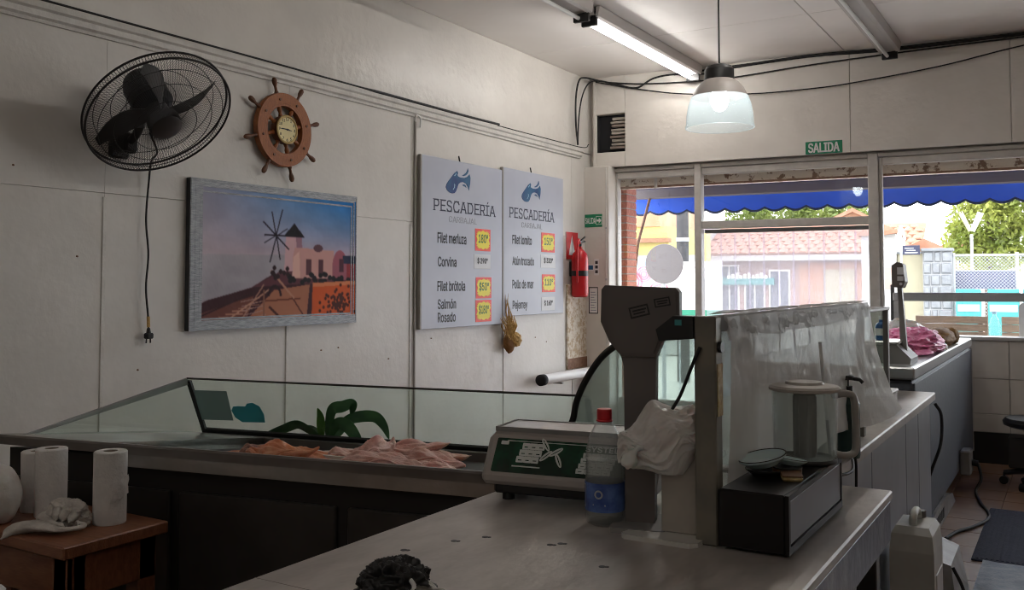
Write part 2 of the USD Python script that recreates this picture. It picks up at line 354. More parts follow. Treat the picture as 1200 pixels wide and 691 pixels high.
wf = setting('wall_front', 'painted wall over and beside the shop window', 'wall', O, FR)
part(wf, 'column', B().box(-.35, .2, -.02, .25, 0, 3.55), 'front_paint')
g = B().box(-.05, .262, 8.20, 8.50, 0, 2.615, .006).move((0, -8.38, 0)).turn([0, 0, 1], -FR); part(wf, 'column', g, 'front_paint')
hole = (.096, .39, 2.76, 3.135)
part(wf, 'lintel', B().box(.2, 8.4, .0, .25, 2.605, 3.6).box(hole[1], 8.4, -.10, 0, 2.62, 3.6).box(.06, hole[0], -.10, 0, 2.62, 3.6).box(hole[0], hole[1], -.10, 0, 2.62, hole[2]).box(hole[0], hole[1], -.10, 0, hole[3], 3.6), 'front_paint')
for a, b in ((.392, 2.478), (2.478, 3.714), (3.714, 5.0), (5.0, 6.3), (6.3, 8.2)):
    part(wf, 'panel', B().box(a+.002, b-.002, -.118, -.10, 2.61, 3.52, .003), 'front_paint')
part(wf, 'panel', B().box(.058, .09, -.118, -.10, 2.61, 3.52, .003).box(.09, .392, -.118, -.10, 2.61, 2.757, .003).box(.09, .392, -.118, -.10, 3.137, 3.52, .003), 'front_paint')
part(wf, 'pier', B().box(7.4, 8.4, -.02, .25, 0, 2.61), 'front_paint')
# low tiled wall under the right window
lw = setting('wall_low', 'low wall of large beige tiles below the right-hand window', 'wall', O, FR)
part(lw, 'core', B().box(2.72, 7.4, .01, .2, 0, 1.0), 'grout')
part(lw, 'coping', B().box(2.72, 7.4, -.02, .24, 1.0, 1.03, .006), 'grey_light')
for r_, (z0, z1) in enumerate(((.690, .998), (.405, .686), (.255, .401))):
    for c_ in range(15):
        u = 2.758+.3*c_
        part(lw, 'tile', B().box(u+.0025, u+.2975, -.002+float(rng.uniform(-.001, .001)), .01, z0, z1, .003), 'tile_beige')
part(lw, 'kickboard', B().box(2.72, 7.4, .0, .01, 0, .25), 'case_body')

def member(p, name, u0, u1, z0, z1, v0=-.03, v1=.05, m='frame_paint', r=.006): return part(p, name, B().box(u0, u1, v0, v1, z0, z1, r), m)
w1 = setting('window_1', 'tall narrow painted window beside the corner column', 'window', O, FR)
member(w1, 'jamb', .2, .225, 0, 2.60, -.05, .06); member(w1, 'jamb', .228, .28, 0, 2.565, -.03, .05)
member(w1, 'head', .225, 1.06, 2.565, 2.602, -.05, .06); member(w1, 'head', .28, 1.06, 2.50, 2.563); member(w1, 'sill', .28, 1.06, .28, .36)
member(w1, 'mullion', 1.06, 1.125, 0, 2.60, -.055, .06)
part(w1, 'panel', B().box(.28, 1.06, .0, .04, 0, .28), 'front_paint')
part(w1, 'glass', B().box(.28, 1.06, .006, .010, .36, 2.50), 'glass')
d1 = setting('door_1', 'shop doorway with a glazed transom light over the strip curtain', 'door', O, FR)
member(d1, 'head', 1.125, 2.605, 2.565, 2.602, -.05, .06); member(d1, 'head', 1.125, 2.605, 2.50, 2.563); member(d1, 'transom', 1.125, 2.605, 1.985, 2.055, -.04, .05)
member(d1, 'jamb', 2.605, 2.69, 0, 2.60, -.055, .06)
part(d1, 'glass', B().box(1.125, 2.605, .006, .010, 2.055, 2.50), 'glass')
w2 = setting('window_2', 'wide shop window over the low tiled wall', 'window', O, FR)
member(w2, 'jamb', 2.693, 2.72, 1.03, 2.56); member(w2, 'head', 2.69, 7.4, 2.565, 2.602, -.05, .06); member(w2, 'head', 2.72, 7.4, 2.50, 2.563)
member(w2, 'jamb', 7.32, 7.4, 1.03, 2.5); member(w2, 'mullion', 5.0, 5.07, 1.03, 2.5)
part(w2, 'glass', B().box(2.72, 7.32, .006, .010, 1.03, 2.50), 'glass')

def front(name, label, cat, u, v, z=0, group=None): return thing(name, label, cat, F(u, v, z), FR, group)
def left(name, label, cat, y, z, x=0.0, group=None): return thing(name, label, cat, (x, y, z), 90, group)

# strip curtain in the doorway
sc = front('strip_curtain', 'clear hanging PVC strip curtain filling the shop doorway', 'curtain', 1.125, .075)
part(sc, 'rail', B().box(0, 1.48, -.012, .012, 1.945, 1.982, .004), 'grey_mid')
for i in range(11):
    u = .01+.1335*i; n = 14
    P = np.array([[(u+.15*a, .012*(i % 2)-.004+.008*sin(pi*a)+.004*sin(z*4+i), z) for a in np.linspace(0, 1, 5)] for z in np.linspace(.04, 1.95, n)])
    part(sc, 'strip', thick(P, .002, (0, 1, 0)), 'pvc', True)

# ------------------------------------------------------------------ on the front wall
def sign_board(t, w, h, words, tw, th, m='sign_green'):
    part(t, 'plate', B().box(0, w, -.004, 0, 0, h, .002), m)
    part(t, 'border', B().box(.004, w-.004, -.0052, -.004, .004, .010).box(.004, w-.004, -.0052, -.004, h-.010, h-.004), 'poster_green')
    part(t, 'lettering', B(*[text(words, th, tw, True, (w-tw)/2+d, (h-th)/2, .001, -.0045) for d in (-.0022, .0022)]), 'white')
s1 = front('exit_sign', 'green exit sign reading SALIDA above the shop window', 'sign', 2.098, -.12, 2.612)
sign_board(s1, .312, .112, 'SALIDA', .262, .080)
s2 = thing('exit_sign', 'small green SALIDA arrow sign on the corner column', 'sign', (.004, 8.199, 2.022))
part(s2, 'plate', B().box(0, .19, -.004, 0, 0, .125, .002), 'sign_green')
part(s2, 'lettering', B(text('SALIDA', .055, .112, True, .008, .035, .001, -.0045)), 'white')
part(s2, 'arrow', B(prism([(.132, .053), (.155, .053), (.155, .035), (.182, .0625), (.155, .09), (.155, .072), (.132, .072)], -.0055, -.004), prism(sbox(.124, .022, .187, .103).difference(sbox(.128, .026, .183, .099)), -.0055, -.004)), 'white')

vt = front('wall_vent', 'square opening in the front wall stacked with old papers', 'vent', .096, -.10, 2.76)
part(vt, 'recess', B().box(0, .293, .055, .065, 0, .372).box(0, .004, .0, .09, 0, .372).box(0, .293, 0, .09, .0, .004), 'hole_dark')
for i in range(9):
    z = .03+.036*i; dx = float(rng.uniform(0, .03))
    part(vt, 'slat', B().box(.125+dx, .285, .004+.010*(i % 3), .055, z, z+.026-.004*(i % 2), .003), 'book_a' if i % 3 else 'book_b')

nt = thing('notice', 'small blue sticker on the corner column', 'sticker', (.022, 8.199, 1.595))
part(nt, 'sheet', B().box(0, .075, -.001, 0, 0, .06), 'white'); part(nt, 'print', B().box(.004, .07, -.0018, -.001, .01, .052), 'fish_blue')
nt = thing('notice', 'little white notice with dark bars beside the blue sticker', 'notice', (.105, 8.199, 1.55))
part(nt, 'sheet', B().box(0, .05, -.001, 0, 0, .16), 'white'); part(nt, 'print', B(*[cbox(.01, .04, -.0018, -.001, z, z+.03) for z in (.02, .065, .11)]), 'ink')
nt = thing('notice', 'framed white notice low on the corner column', 'notice', (.045, 8.199, 1.175))
part(nt, 'sheet', B().box(0, .10, -.001, 0, 0, .26), 'white'); part(nt, 'frame', B(prism(sbox(0, 0, .10, .26).difference(sbox(.008, .01, .092, .25)), -.003, -.001)), 'black_plastic')
part(nt, 'print', B(*[cbox(.02, .08-.01*(i % 3), -.0016, -.001, .03+.025*i, .038+.025*i) for i in range(8)]), 'ink_grey')
pb = thing('pipe', 'thin white conduit running down the corner column', 'pipe', (.235, 8.20, 0))
part(pb, 'pipe', B().cyl((0, 0, .0), (0, 0, 2.6), .006), 'trim_paint'); part(pb, 'clip', B().box(-.012, .012, -.008, .012, 1.5, 1.52, .002), 'grey_light'); part(pb, 'clip', B().box(-.012, .012, -.008, .012, 2.0, 2.02, .002), 'grey_light')

CAB = {'A': [(.295, 3.427), (.515, 3.363), (.689, 3.437), (.901, 3.456), (1.231, 3.429), (1.471, 3.459), (2.156, 3.484), (2.86, 3.462), (3.817, 3.474), (5, 3.48), (8, 3.48)],
 'B': [(.295, 3.435), (.646, 3.391), (1.23, 3.365), (1.549, 3.372), (2.155, 3.408), (2.859, 3.433), (3.816, 3.454), (5, 3.465), (8, 3.46)],
 'C': [(.10, 3.46), (.515, 3.354), (.983, 3.26), (1.625, 3.199), (2.153, 3.194), (2.511, 3.211), (3.188, 3.28), (3.815, 3.384), (4.6, 3.47), (8, 3.48)],
 'E': [(.9, 3.452), (1.6, 3.475), (2.2, 3.492), (2.9, 3.478), (3.8, 3.486), (5, 3.486), (8, 3.485)]}
for k, r, lab in (('A', .009, 'thickest black cable looping up the corner and along the front wall'), ('B', .007, 'thinner black cable hanging just under the thickest one on the front wall'), ('C', .006, 'single black cable sagging low across the front wall'), ('E', .010, 'black cable bundle tucked against the ceiling over the window')):
    head = {'A': [(.035, -.44, 2.80), (.028, -.47, 3.0), (.028, -.47, 3.25), (.035, -.41, 3.43), (.05, -.30, 3.478), (.14, -.19, 3.465)], 'B': [(.03, -.43, 2.81), (.026, -.40, 3.05), (.028, -.34, 3.25), (.04, -.26, 3.39), (.08, -.19, 3.46), (.18, -.16, 3.455)]}.get(k, [])
    p = spline(head+[(u, -.135-(.012 if k in 'CE' else 0)+.004*(k == 'E'), z) for u, z in CAB[k]], 6)
    solo('cable', lab, 'cable', B(tube(p, r, 7)), 'black_rubber', O, FR, True)
p = spline([(.032, 1.5, 2.795), (.034, 2.4, 2.793), (.032, 3.86, 2.795), (.035, 4.6, 2.792), (.032, 5.5, 2.793), (.034, 6.1, 2.793), (.03, 6.56, 2.80)], 8)
solo('cable', 'black cable lying on the moulding of the left wall', 'cable', B(tube(p, [.006 if q[1] < 4.9 else .010 for q in p], 7)), 'black_rubber', smooth=True)
p = spline([(.02, 6.56, 2.79), (.018, 7.0, 2.792), (.02, 7.6, 2.795), (.03, 8.12, 2.80), (.05, 8.2, 2.84)], 8)
solo('cable', 'thin grey end of cable along the moulding near the corner', 'cable', B(tube(p, .004, 6)), 'black_rubber', smooth=True)

# ------------------------------------------------------------------ lamps
def fixture(x, y0, y1, lit, label, z=3.50):
    t = thing('fluorescent_fixture', label, 'light fixture', (x, y0, z)); L = y1-y0
    part(t, 'housing', B(prism([(-.055, 0), (.078, 0), (.066, -.072), (.040, -.082), (.034, -.074), (-.02, -.078), (-.085, -.090), (-.092, -.08)], 0, L)), 'tube_case')
    for y in (0.0, L-.03): part(t, 'end_cap', B(cbox(-.075, .05, y, y+.03, -.138, -.06, .004), cbox(.03, .05, y, y+.03, -.06, 0, .003)), 'black_plastic')
    part(t, 'tube', B(tube([(-.030, .03, -.110), (-.030, L-.03, -.110)], .0145, 14)), {0: 'tube_white', 1: 'tube_glow', 2: 'old_tube_glow', 3: 'back_tube_glow'}[lit], True)
    return t
fixture(1.12, 6.08, 8.28, 1, 'lit fluorescent tube fixture on the ceiling near the left wall')
fixture(1.12, 3.60, 5.98, 0, 'unlit tube fixture in line before the lit one')
fixture(2.84, 5.95, 8.33, 0, 'unlit fluorescent tube fixture on the ceiling at the right')
fixture(2.84, 3.50, 5.75, 2, 'lit tube fixture in line before the unlit right-hand one, above the view')
fixture(2.2, -2.2, .0, 3, 'lit tube fixture at the back of the shop, behind the viewer on the left')
fixture(5.6, -2.2, .0, 3, 'lit tube fixture at the back of the shop, behind the viewer on the right')
LX, LY = 2.306, 5.442
pl = thing('pendant_lamp', 'hanging bell lamp with grey top and glowing prismatic shade', 'lamp', (LX, LY, 0))
part(pl, 'cord', B().cyl((0, 0, 2.79), (0, 0, 3.505), .006, n=8), 'black_rubber', True)
part(pl, 'cap', lathe([(0, 2.80), (.03, 2.80), (.075, 2.785), (.088, 2.765), (.09, 2.70), (.0, 2.70)], 32), 'black_plastic', 30)
part(pl, 'reflector', lathe([(.09, 2.702), (.115, 2.685), (.145, 2.65), (.168, 2.60), (.165, 2.60), (.142, 2.648), (.112, 2.681), (.088, 2.698)], 40), 'lamp_grey', 40)
ribs = 72; pr = [(.168, 2.60), (.186, 2.55), (.196, 2.49), (.200, 2.43), (.205, 2.415), (.203, 2.408), (.197, 2.412)]
m = trimesh.creation.revolve(np.array(pr), sections=ribs*2); v = m.vertices.copy(); a = np.arctan2(v[:, 1], v[:, 0]); s = 1+.008*np.cos(a*ribs); v[:, 0] *= s; v[:, 1] *= s; m.vertices = v
part(pl, 'shade', m, 'lamp_prism', True)
m = trimesh.creation.icosphere(3, .055); m.vertices *= (1, 1, 1.35); m.apply_translation((0, 0, 2.585))
part(pl, 'bulb', m, 'bulb_glow', True); part(pl, 'socket', B().cyl((0, 0, 2.64), (0, 0, 2.71), .03), 'white', True)

# ------------------------------------------------------------------ on the left wall: fan, wheel clock, picture, price boards
def toward(d):                                    # local axes with +z along d
    d = np.asarray(d, float); d /= np.linalg.norm(d); a = np.cross([0, 0, 1.0], d); a /= np.linalg.norm(a); return np.c_[a, np.cross(d, a), d]
fc = np.array([.369, 2.925, 2.287]); vw = np.array(EYE)-fc; vw /= np.linalg.norm(vw)
rr = np.cross([0, 0, 1.0], -vw); rr = -rr/np.linalg.norm(rr); rr = R_*1.0; uu = np.cross(vw, rr)*-1; uu = np.cross(rr, -vw)
ax = cos(rad(53))*vw+sin(rad(53))*(.445*rr-.896*uu)
M4 = np.eye(4); M4[:3, :3] = toward(ax)
fan = thing('wall_fan', 'black wire-caged wall fan tilted down on the left wall', 'fan', fc)
def fput(name, ms, m, smooth=False):
    for q in ms: q.apply_transform(M4)
    part(fan, name, B(*ms), m, smooth)
RF = .348
def dome_z(r, s): return s*(.022+.085*(1-(r/RF)**2)) if r < RF else s*.022
def wire(a0, r0, r1, s, n=7, tw=.0):
    return tube([(r*cos(a0+tw*(r-r0)), r*sin(a0+tw*(r-r0)), dome_z(r, s)) for r in np.linspace(r0, r1, n)], .0011, 3, False)
def ring(r, z, w, n=64, sd=6): 
    a = np.linspace(0, 2*pi, n+1); return tube(np.c_[r*np.cos(a), r*np.sin(a), np.full(n+1, z)], w, sd, False)
fput('front_grille', [wire(2*pi*k/150, .062, RF, 1) for k in range(150)]+[ring(r, dome_z(r, 1), .0019) for r in (.15, .235, .30)], 'fan_black')
fput('rear_grille', [wire(2*pi*(k+.5)/150, .062, RF, -1) for k in range(150)]+[ring(r, dome_z(r, -1), .0019) for r in (.12, .20, .29)]+[tube([(RF*cos(a), RF*sin(a), -.022), (RF*cos(a), RF*sin(a), .022)], .0013, 3, False) for a in np.arange(150)*2*pi/150], 'fan_black')
fput('rim', [ring(RF, .022, .0055), ring(RF, -.022, .0055)], 'fan_black', True)
fput('hub_cap', [lathe([(0, .118), (.05, .114), (.072, .104), (.078, .085), (.078, .05), (0, .05)], 28)], 'fan_hub', 30)
for k in range(3):
    a0 = (.42, 1.75, 3.42)[k]; P = []
    for r in np.linspace(.05, .31, 12):
        t = (r-.05)/.26; w = (1, 1, .62)[k]*(.03+.048*sin(pi*min(1, t*.9+.12))); tw = 1.15-.30*t
        P.append([( r*cos(a0+.5*t)-sin(a0+.5*t)*c*w*cos(tw), r*sin(a0+.5*t)+cos(a0+.5*t)*c*w*cos(tw), c*w*sin(tw)) for c in np.linspace(-1, 1, 7)])
    fput('blade', [thick(np.array(P), .003, (0, 0, 1))], 'fan_black', True)
fput('hub', [lathe([(0, .055), (.045, .05), (.055, .02), (.055, -.03), (0, -.03)], 24)], 'fan_black', 30)
fput('motor', [lathe([(0, -.05), (.07, -.055), (.098, -.075), (.10, -.20), (.085, -.245), (.03, -.265), (0, -.265)], 28), tube([(0, 0, -.2), (0, 0, -.24)], .02, 10)], 'fan_black', 30)
mc = fc-ax*.15
g = B(tube(spline([mc, mc+np.array([-.05, .02, -.10]), np.array([.15, 2.95, 2.19]), np.array([.02, 2.966, 2.174])], 6), .022, 10), tube([mc+np.array([0, .0, .05]), mc+np.array([-.02, -.05, -.16])], .045, 10), cbox(0, .03, 2.91, 3.02, 2.10, 2.24, .01), cbox(.05, .13, 2.92, 3.0, 2.12, 2.22, .015)).move(-fc)
part(fan, 'bracket', g, 'fan_black', 40)
p = spline([(.30, 2.93, 2.20), (.20, 3.05, 2.13), (.06, 3.125, 2.10), (.035, 3.131, 2.0), (.032, 3.12, 1.80), (.034, 3.136, 1.62), (.03, 3.128, 1.45), (.034, 3.141, 1.30), (.032, 3.146, 1.235)], 8)-fc
part(fan, 'cord', B(tube(p, .0052, 7)), 'black_rubber', True)
g = B(tube([(.032, 3.146, 1.24), (.032, 3.147, 1.215)], [.008, .012], 10), cbox(.014, .05, 3.128, 3.168, 1.185, 1.215, .006), tube([(.03, 3.137, 1.19), (.03, 3.135, 1.163)], .004, 6), tube([(.03, 3.159, 1.19), (.03, 3.161, 1.163)], .004, 6)).move(-fc)
part(fan, 'plug', g, 'black_rubber'); part(fan, 'tape', B(tube([(.033, 3.143, 1.30), (.032, 3.146, 1.245)], .0085, 8)).move(-fc), 'straw')

wc = left('wheel_clock', 'wooden ship wheel with a brass clock at its hub', 'clock', 4.075, 2.398)
def ringx(r0, r1, y0, y1, n=64): return lathe([(r0, y0), (r1, y0), (r1+.004, (y0+y1)/2), (r1, y1), (r0, y1), (r0-.004, (y0+y1)/2), (r0, y0)], n)
def facing(m): m.apply_transform(rot([1, 0, 0], 90)); return m      # +z of a lathe to -y
part(wc, 'rim', facing(ringx(.145, .222, .02, .06)), 'wood_red', 25)
part(wc, 'inlay', facing(ringx(.160, .164, .0585, .0605)), 'wood_red', 25)
for k in range(8):
    a = 2*pi*k/8+.26; c, s = cos(a), sin(a)
    def ax_(l): return [(c*q[0], q[2], s*q[0]) for q in l]
    prof = [(.06, .013), (.085, .015), (.105, .009), (.122, .014), (.15, .011)]
    part(wc, 'spoke', B(tube([(c*r, -.04, s*r) for r, _ in prof], [w for _, w in prof], 10)), 'wood_red', True)
    prof = [(.215, .010), (.228, .014), (.24, .009), (.262, .009), (.282, .015), (.302, .016), (.315, .010), (.318, .004)]
    part(wc, 'handle', B(tube([(c*r, -.04, s*r) for r, _ in prof], [w for _, w in prof], 10)), 'wood_dark', True)
    part(wc, 'peg', B(tube([(c*.185, -.055, s*.185), (c*.185, -.066, s*.185)], .008, 8)), 'wood_dark')
part(wc, 'hub', facing(lathe([(0, .015), (.078, .015), (.086, .03), (.086, .06), (.084, .07), (0, .07)], 40)), 'wood_dark', 25)
part(wc, 'clock_face', facing(lathe([(0, .0735), (.076, .0735), (.080, .072), (.080, .068), (0, .068)], 40)), 'clock_face', 25)
part(wc, 'bezel', facing(ringx(.077, .085, .070, .078, 40)), 'brass', 25)
g = B()
for k in range(12):
    a = pi/2-2*pi*k/12; n = str(12 if k == 0 else k); t = text(n, .016, None, True, .062*cos(a), .062*sin(a)-.008, .0008, -.0735, True); g.add(t)
part(wc, 'numerals', g, 'ink')
g = B(prism([(-.055, .0), (-.05, .004), (.012, .005), (.012, -.003), (-.05, -.001)], -.077, -.0755), prism([(.0, .004), (.034, -.002), (.036, -.006), (.0, -.004)], -.079, -.0775), facing(lathe([(0, .080), (.006, .079), (.006, .075), (0, .075)], 12)))
part(wc, 'hand', g, 'ink')

# the canvas print: colours per vertex of a fine grid, as on printed cloth
def picture(W, H):
    from PIL import Image, ImageDraw, ImageFilter
    nx, ny = 320, 196; yy, xx = np.mgrid[0:ny, 0:nx]; s, t = xx/(nx-1), yy/(ny-1)
    base = np.zeros((ny, nx, 3)); hz = .50-.03*s
    top = np.array([.62, .60, .66])*(1-s)[..., None]**.8+np.array([.04, .36, .64])*s[..., None]
    low = np.array([.74, .69, .72])*(1-s)[..., None]+np.array([.76, .68, .73])*s[..., None]
    k = np.clip(t/.5, 0, 1)[..., None]**1.15; base = top*(1-k)+low*k
    sea = (t > hz)[..., None]; cs = np.array([.70, .68, .71])*(1-.12*np.clip((t-.5)/.4, 0, 1))[..., None]; base = np.where(sea, cs*(1-.15*s[..., None])+.02*np.sin(xx*1.7+yy*2.3)[..., None], base)
    n = meshkit.fbm(np.stack([s*9, t*9, s*0], -1), 4, 5); base = base*(.90+.2*n[..., None])
    im = Image.fromarray((np.clip(base, 0, 1)*255).astype(np.uint8)); d = ImageDraw.Draw(im)
    P = lambda *q: [(a*(nx-1), b*(ny-1)) for a, b in q]; C = lambda r, g, b: (int(r*255), int(g*255), int(b*255))
    # mist over the sea, ground, path
    d.polygon(P((.0, .86), (.10, .80), (.22, .76), (.33, .72), (.45, .63), (1, .62), (1, 1), (0, 1)), C(.22, .12, .14))
    d.polygon(P((.33, .72), (.5, .60), (1, .60), (1, .68), (.6, .70)), C(.34, .20, .23))
    d.polygon(P((.46, .74), (.68, .70), (.66, .95), (.36, 1), (.30, .95)), C(.62, .42, .34))
    d.polygon(P((.0, 1), (.04, .90), (.28, .80), (.34, .78), (.30, .95), (.22, 1)), C(.40, .25, .22))
    for q in range(9): d.line(P((.05+.035*q, .97-.018*q), (.16+.03*q, .99-.022*q)), C(.70, .52, .44), 2)
    for q in range(6): d.line(P((.27+.006*q, .82+.03*q), (.37+.01*q, .79+.03*q)), C(.66, .54, .52), 2)
    d.line(P((.13, 1.0), (.43, .735)), C(.74, .56, .48), 3); d.line(P((.28, .93), (.40, .70)), C(.66, .5, .44), 2); d.line(P((.02, .93), (.33, .76)), C(.20, .12, .13), 3)
    d.line(P((.40, .74), (.40, .98)), C(.5, .36, .30), 3); d.line(P((.41, .82), (.62, .80)), C(.36, .2, .17), 3); d.line(P((.43, .86), (.53, .98)), C(.25, .15, .14), 3); d.line(P((.52, .70), (.64, .93)), C(.30, .17, .15), 2); d.line(P((.44, .60), (.58, .80)), C(.68, .50, .42), 3)
    d.arc([.42*nx, .70*ny, .50*nx, .86*ny], 180, 360, C(.16, .09, .11), 4)
    # mill
    d.polygon(P((.527, .345), (.625, .345), (.632, .60), (.520, .60)), C(.80, .66, .68)); d.polygon(P((.59, .345), (.625, .345), (.632, .60), (.60, .60)), C(.58, .45, .50))
    d.polygon(P((.515, .352), (.578, .255), (.640, .352)), C(.10, .075, .10))
    hx, hy = .468, .352
    for a in range(8):
        an = pi*a/4+.33; L = .20 if a % 2 else .17; x2, y2 = hx+L*.42*cos(an), hy-L*1.05*sin(an)
        d.line(P((hx, hy), (x2, y2)), C(.10, .08, .11), 2)
    d.line(P((.40, .352), (.55, .345)), C(.08, .06, .09), 3)
    # houses
    d.polygon(P((.585, .43), (.84, .445), (.845, .66), (.575, .655), (.572, .50)), C(.78, .60, .58)); d.polygon(P((.575, .50), (.61, .46), (.615, .65), (.57, .65)), C(.86, .70, .66))
    d.pieslice([.83*nx, .435*ny, .93*nx, .68*ny], 180, 360, C(.60, .36, .40)); d.rectangle([.83*nx, .555*ny, .93*nx, .66*ny], C(.58, .36, .40))
    d.rectangle([.93*nx, .53*ny, nx, .66*ny], C(.52, .22, .24)); d.rectangle([.90*nx, .475*ny, nx, .535*ny], C(.14, .16, .24))
    for x0, x1 in ((.655, .685), (.735, .765)): d.rectangle([x0*nx, .515*ny, x1*nx, .625*ny], C(.32, .20, .23))
    d.rectangle([.875*nx, .50*ny, .905*ny*nx/ny, .60*ny], C(.3, .18, .22)); d.ellipse([.70*nx, .40*ny, .76*nx, .45*ny], C(.35, .25, .28))
    for q in range(26): x, y = rng.uniform(.5, 1), rng.uniform(.62, .68); d.ellipse([x*nx-4, y*ny-3, x*nx+4, y*ny+3], C(.10, .08, .10))
    for q in range(10): x, y = rng.uniform(.44, .54), rng.uniform(.58, .66); d.ellipse([x*nx-3, y*ny-3, x*nx+3, y*ny+3], C(.16, .10, .11))
    # orange wall with a bush
    d.polygon(P((.70, .69), (1, .67), (1, .955), (.695, .965)), C(.76, .36, .20)); d.polygon(P((.70, .69), (1, .67), (1, .70), (.70, .72)), C(.80, .50, .36))
    for q in range(90): x, y = rng.normal(.87, .045), rng.normal(.84, .055); d.ellipse([x*nx-2, y*ny-2, x*nx+2, y*ny+2], C(.26, .13, .10))
    im = im.filter(ImageFilter.GaussianBlur(.7)); c = (np.asarray(im)/255.0); gr = c.mean(-1, keepdims=True); c = np.clip(gr+(c-gr)*1.22, 0, 1)**2.05*.92
    P3 = np.stack([s*W, np.full_like(s, -.036), (1-t)*H], -1)
    return grid(P3, False), c.reshape(-1, 3)
CW, CH = 1.365, .835
pc = left('canvas_picture', 'windmill and white houses print on canvas still in plastic film', 'picture', 3.395, 1.212)
part(pc, 'stretcher', B().box(0, CW, -.034, 0, 0, CH, .004), 'canvas_side')
gm, tint = picture(CW, CH); path = part(pc, 'print', gm, 'print'); me = UsdGeom.Mesh.Get(stage, path)
UsdGeom.PrimvarsAPI(me).CreatePrimvar('tint', Sdf.ValueTypeNames.Color3fArray, 'vertex').Set(Vt.Vec3fArray.FromNumpy(tint.astype(np.float32)))
fb = B()
for k in range(3): o = .004+.03*k; fb.add(prism(sbox(o, o*.9, CW-o*.8, CH-o).difference(sbox(o+.011, o*.9+.010, CW-o*.8-.008, CH-o-.010)), -.040+.0005*k, -.037))
fb.add(prism(sbox(.0, .0, .085, CH), -.0385, -.0372), prism(sbox(.085, 0, CW, .055), -.0385, -.0372), prism(sbox(.085, CH-.035, CW, CH), -.0385, -.0372))
part(pc, 'plastic_film', fb, 'film_border')

# price boards
FISH = [(252, 270), (258, 245), (272, 222), (285, 205), (305, 178), (320, 158), (345, 138), (352, 155), (347, 172), (352, 184), (375, 195), (405, 198), (430, 190), (450, 168), (458, 200), (455, 250), (445, 306), (437, 278), (420, 247), (395, 233), (370, 236), (355, 250), (347, 275), (335, 308), (322, 323), (305, 325), (285, 318), (262, 296)]
TAIL = [(435, 118), (441, 140), (434, 160), (418, 176), (400, 182), (385, 178), (404, 168), (420, 155), (428, 140)]
FIN = [(385, 258), (402, 252), (416, 262), (422, 282), (412, 272), (400, 266)]
GILL = [(318, 240), (328, 252), (326, 275), (312, 297), (308, 293), (319, 273), (320, 255)]
FINW = [(318, 178), (340, 152), (338, 166), (325, 182)]
def logo(x0, z1, w, h): # in board coordinates: box x0.., top z1
    def cv(pts): return [(x0+(a-250)/208*w, z1-(b-118-(a-250)*.188+39*.6*0)/215*h) for a, b in pts]
    return cv
def letters_serif(s, h, w, x, z, y):
    g = text(s, h, w, False, x, z, .001, y); n = len(s); ms = [g]; v = g.vertices
    foot = []                                    # bracketed serifs on every stem foot and head
    for lev, zz in ((0, z), (1, z+h*.93)):
        sel = (v[:, 2] < z+h*.06) if lev == 0 else (v[:, 2] > z+h*.92) & (v[:, 2] < z+h*1.05)
        xs = np.sort(v[sel, 0]); 
        if len(xs) == 0: continue
        cl = np.split(xs, np.nonzero(np.diff(xs) > w/n*.16)[0]+1)
        for c in cl:
            a, b = c.min(), c.max()
            if b-a < w/n*.4: ms.append(cbox(a-w/n*.10, b+w/n*.10, y-.001, y, zz, zz+h*.07))
    return trimesh.util.concatenate(ms)
BURST = lambda w, h: [((.5+.5*(1 if k % 2 else .84)*np.sign(cos(a))*abs(cos(a))**.45)*w, (.5+.5*(1 if k % 2 else .84)*np.sign(sin(a))*abs(sin(a))**.45)*h) for k, a in enumerate(np.linspace(0, 2*pi, 45)[:-1])]
def price_board(y0, wd, z0, z1, label, lx, tx, tw, cx, cw, items, tags, tz, cz):
    t = left('price_board', label, 'price board', y0, z0, .010); h = z1-z0
    part(t, 'panel', B().box(0, wd, -.028, 0, 0, h, .003), 'board')
    part(t, 'edging', B().box(-.018, 0, -.030, 0, 0, h, .003), 'board_edge')
    L = logo(lx[0], lx[1]-z0, lx[2], lx[3])
    part(t, 'fish_emblem', B(prism(Polygon(L(FISH)).difference(Polygon(L(GILL))).difference(Polygon(L(FINW))), -.0305, -.028), prism(L(TAIL), -.0305, -.028), prism(L(FIN), -.0305, -.028)), 'fish_blue')
    part(t, 'fish_highlight', B(prism(L(GILL), -.0295, -.028), prism(L(FINW), -.0295, -.028)), 'fish_pale')
    part(t, 'shop_name', letters_serif('PESCADERÍA', .088, tw, tx, tz-z0, -.0285), 'ink_blue')
    part(t, 'shop_name_line', text('CARBAJAL', .046, cw, False, cx, cz-z0, .001, -.0285), 'ink_grey')
    for s, x, z, w, hh in items: part(t, 'item_name', text(s, hh, w, True, x, z-z0, .001, -.0285), 'ink')
    for (x, zc, w, hh, s, red) in tags:
        g = part(t, 'price_tag', B().box(x, x+w, -.0305, -.0285, zc-z0-hh/2, zc-z0+hh/2, .0008), 'tag_red' if red else 'tag_white')
        if red:
            pts = [(x+.012+(w-.024)*a/w, zc-z0-hh/2+.012+(hh-.024)*b/hh) for a, b in BURST(w, hh)]; part(t, 'price_burst', prism(pts, -.0318, -.0305), 'tag_yellow')
        part(t, 'price_text', text(s, hh*.36, w*.62, True, x+w*.2, zc-z0-hh*.12, .0008, -.032), 'tag_green_ink' if red else 'ink')
    for x in (wd*.45,): part(t, 'hook', B().cyl((x, -.02, h), (x, -.01, h+.045), .006, n=8), 'black_plastic')
    return t
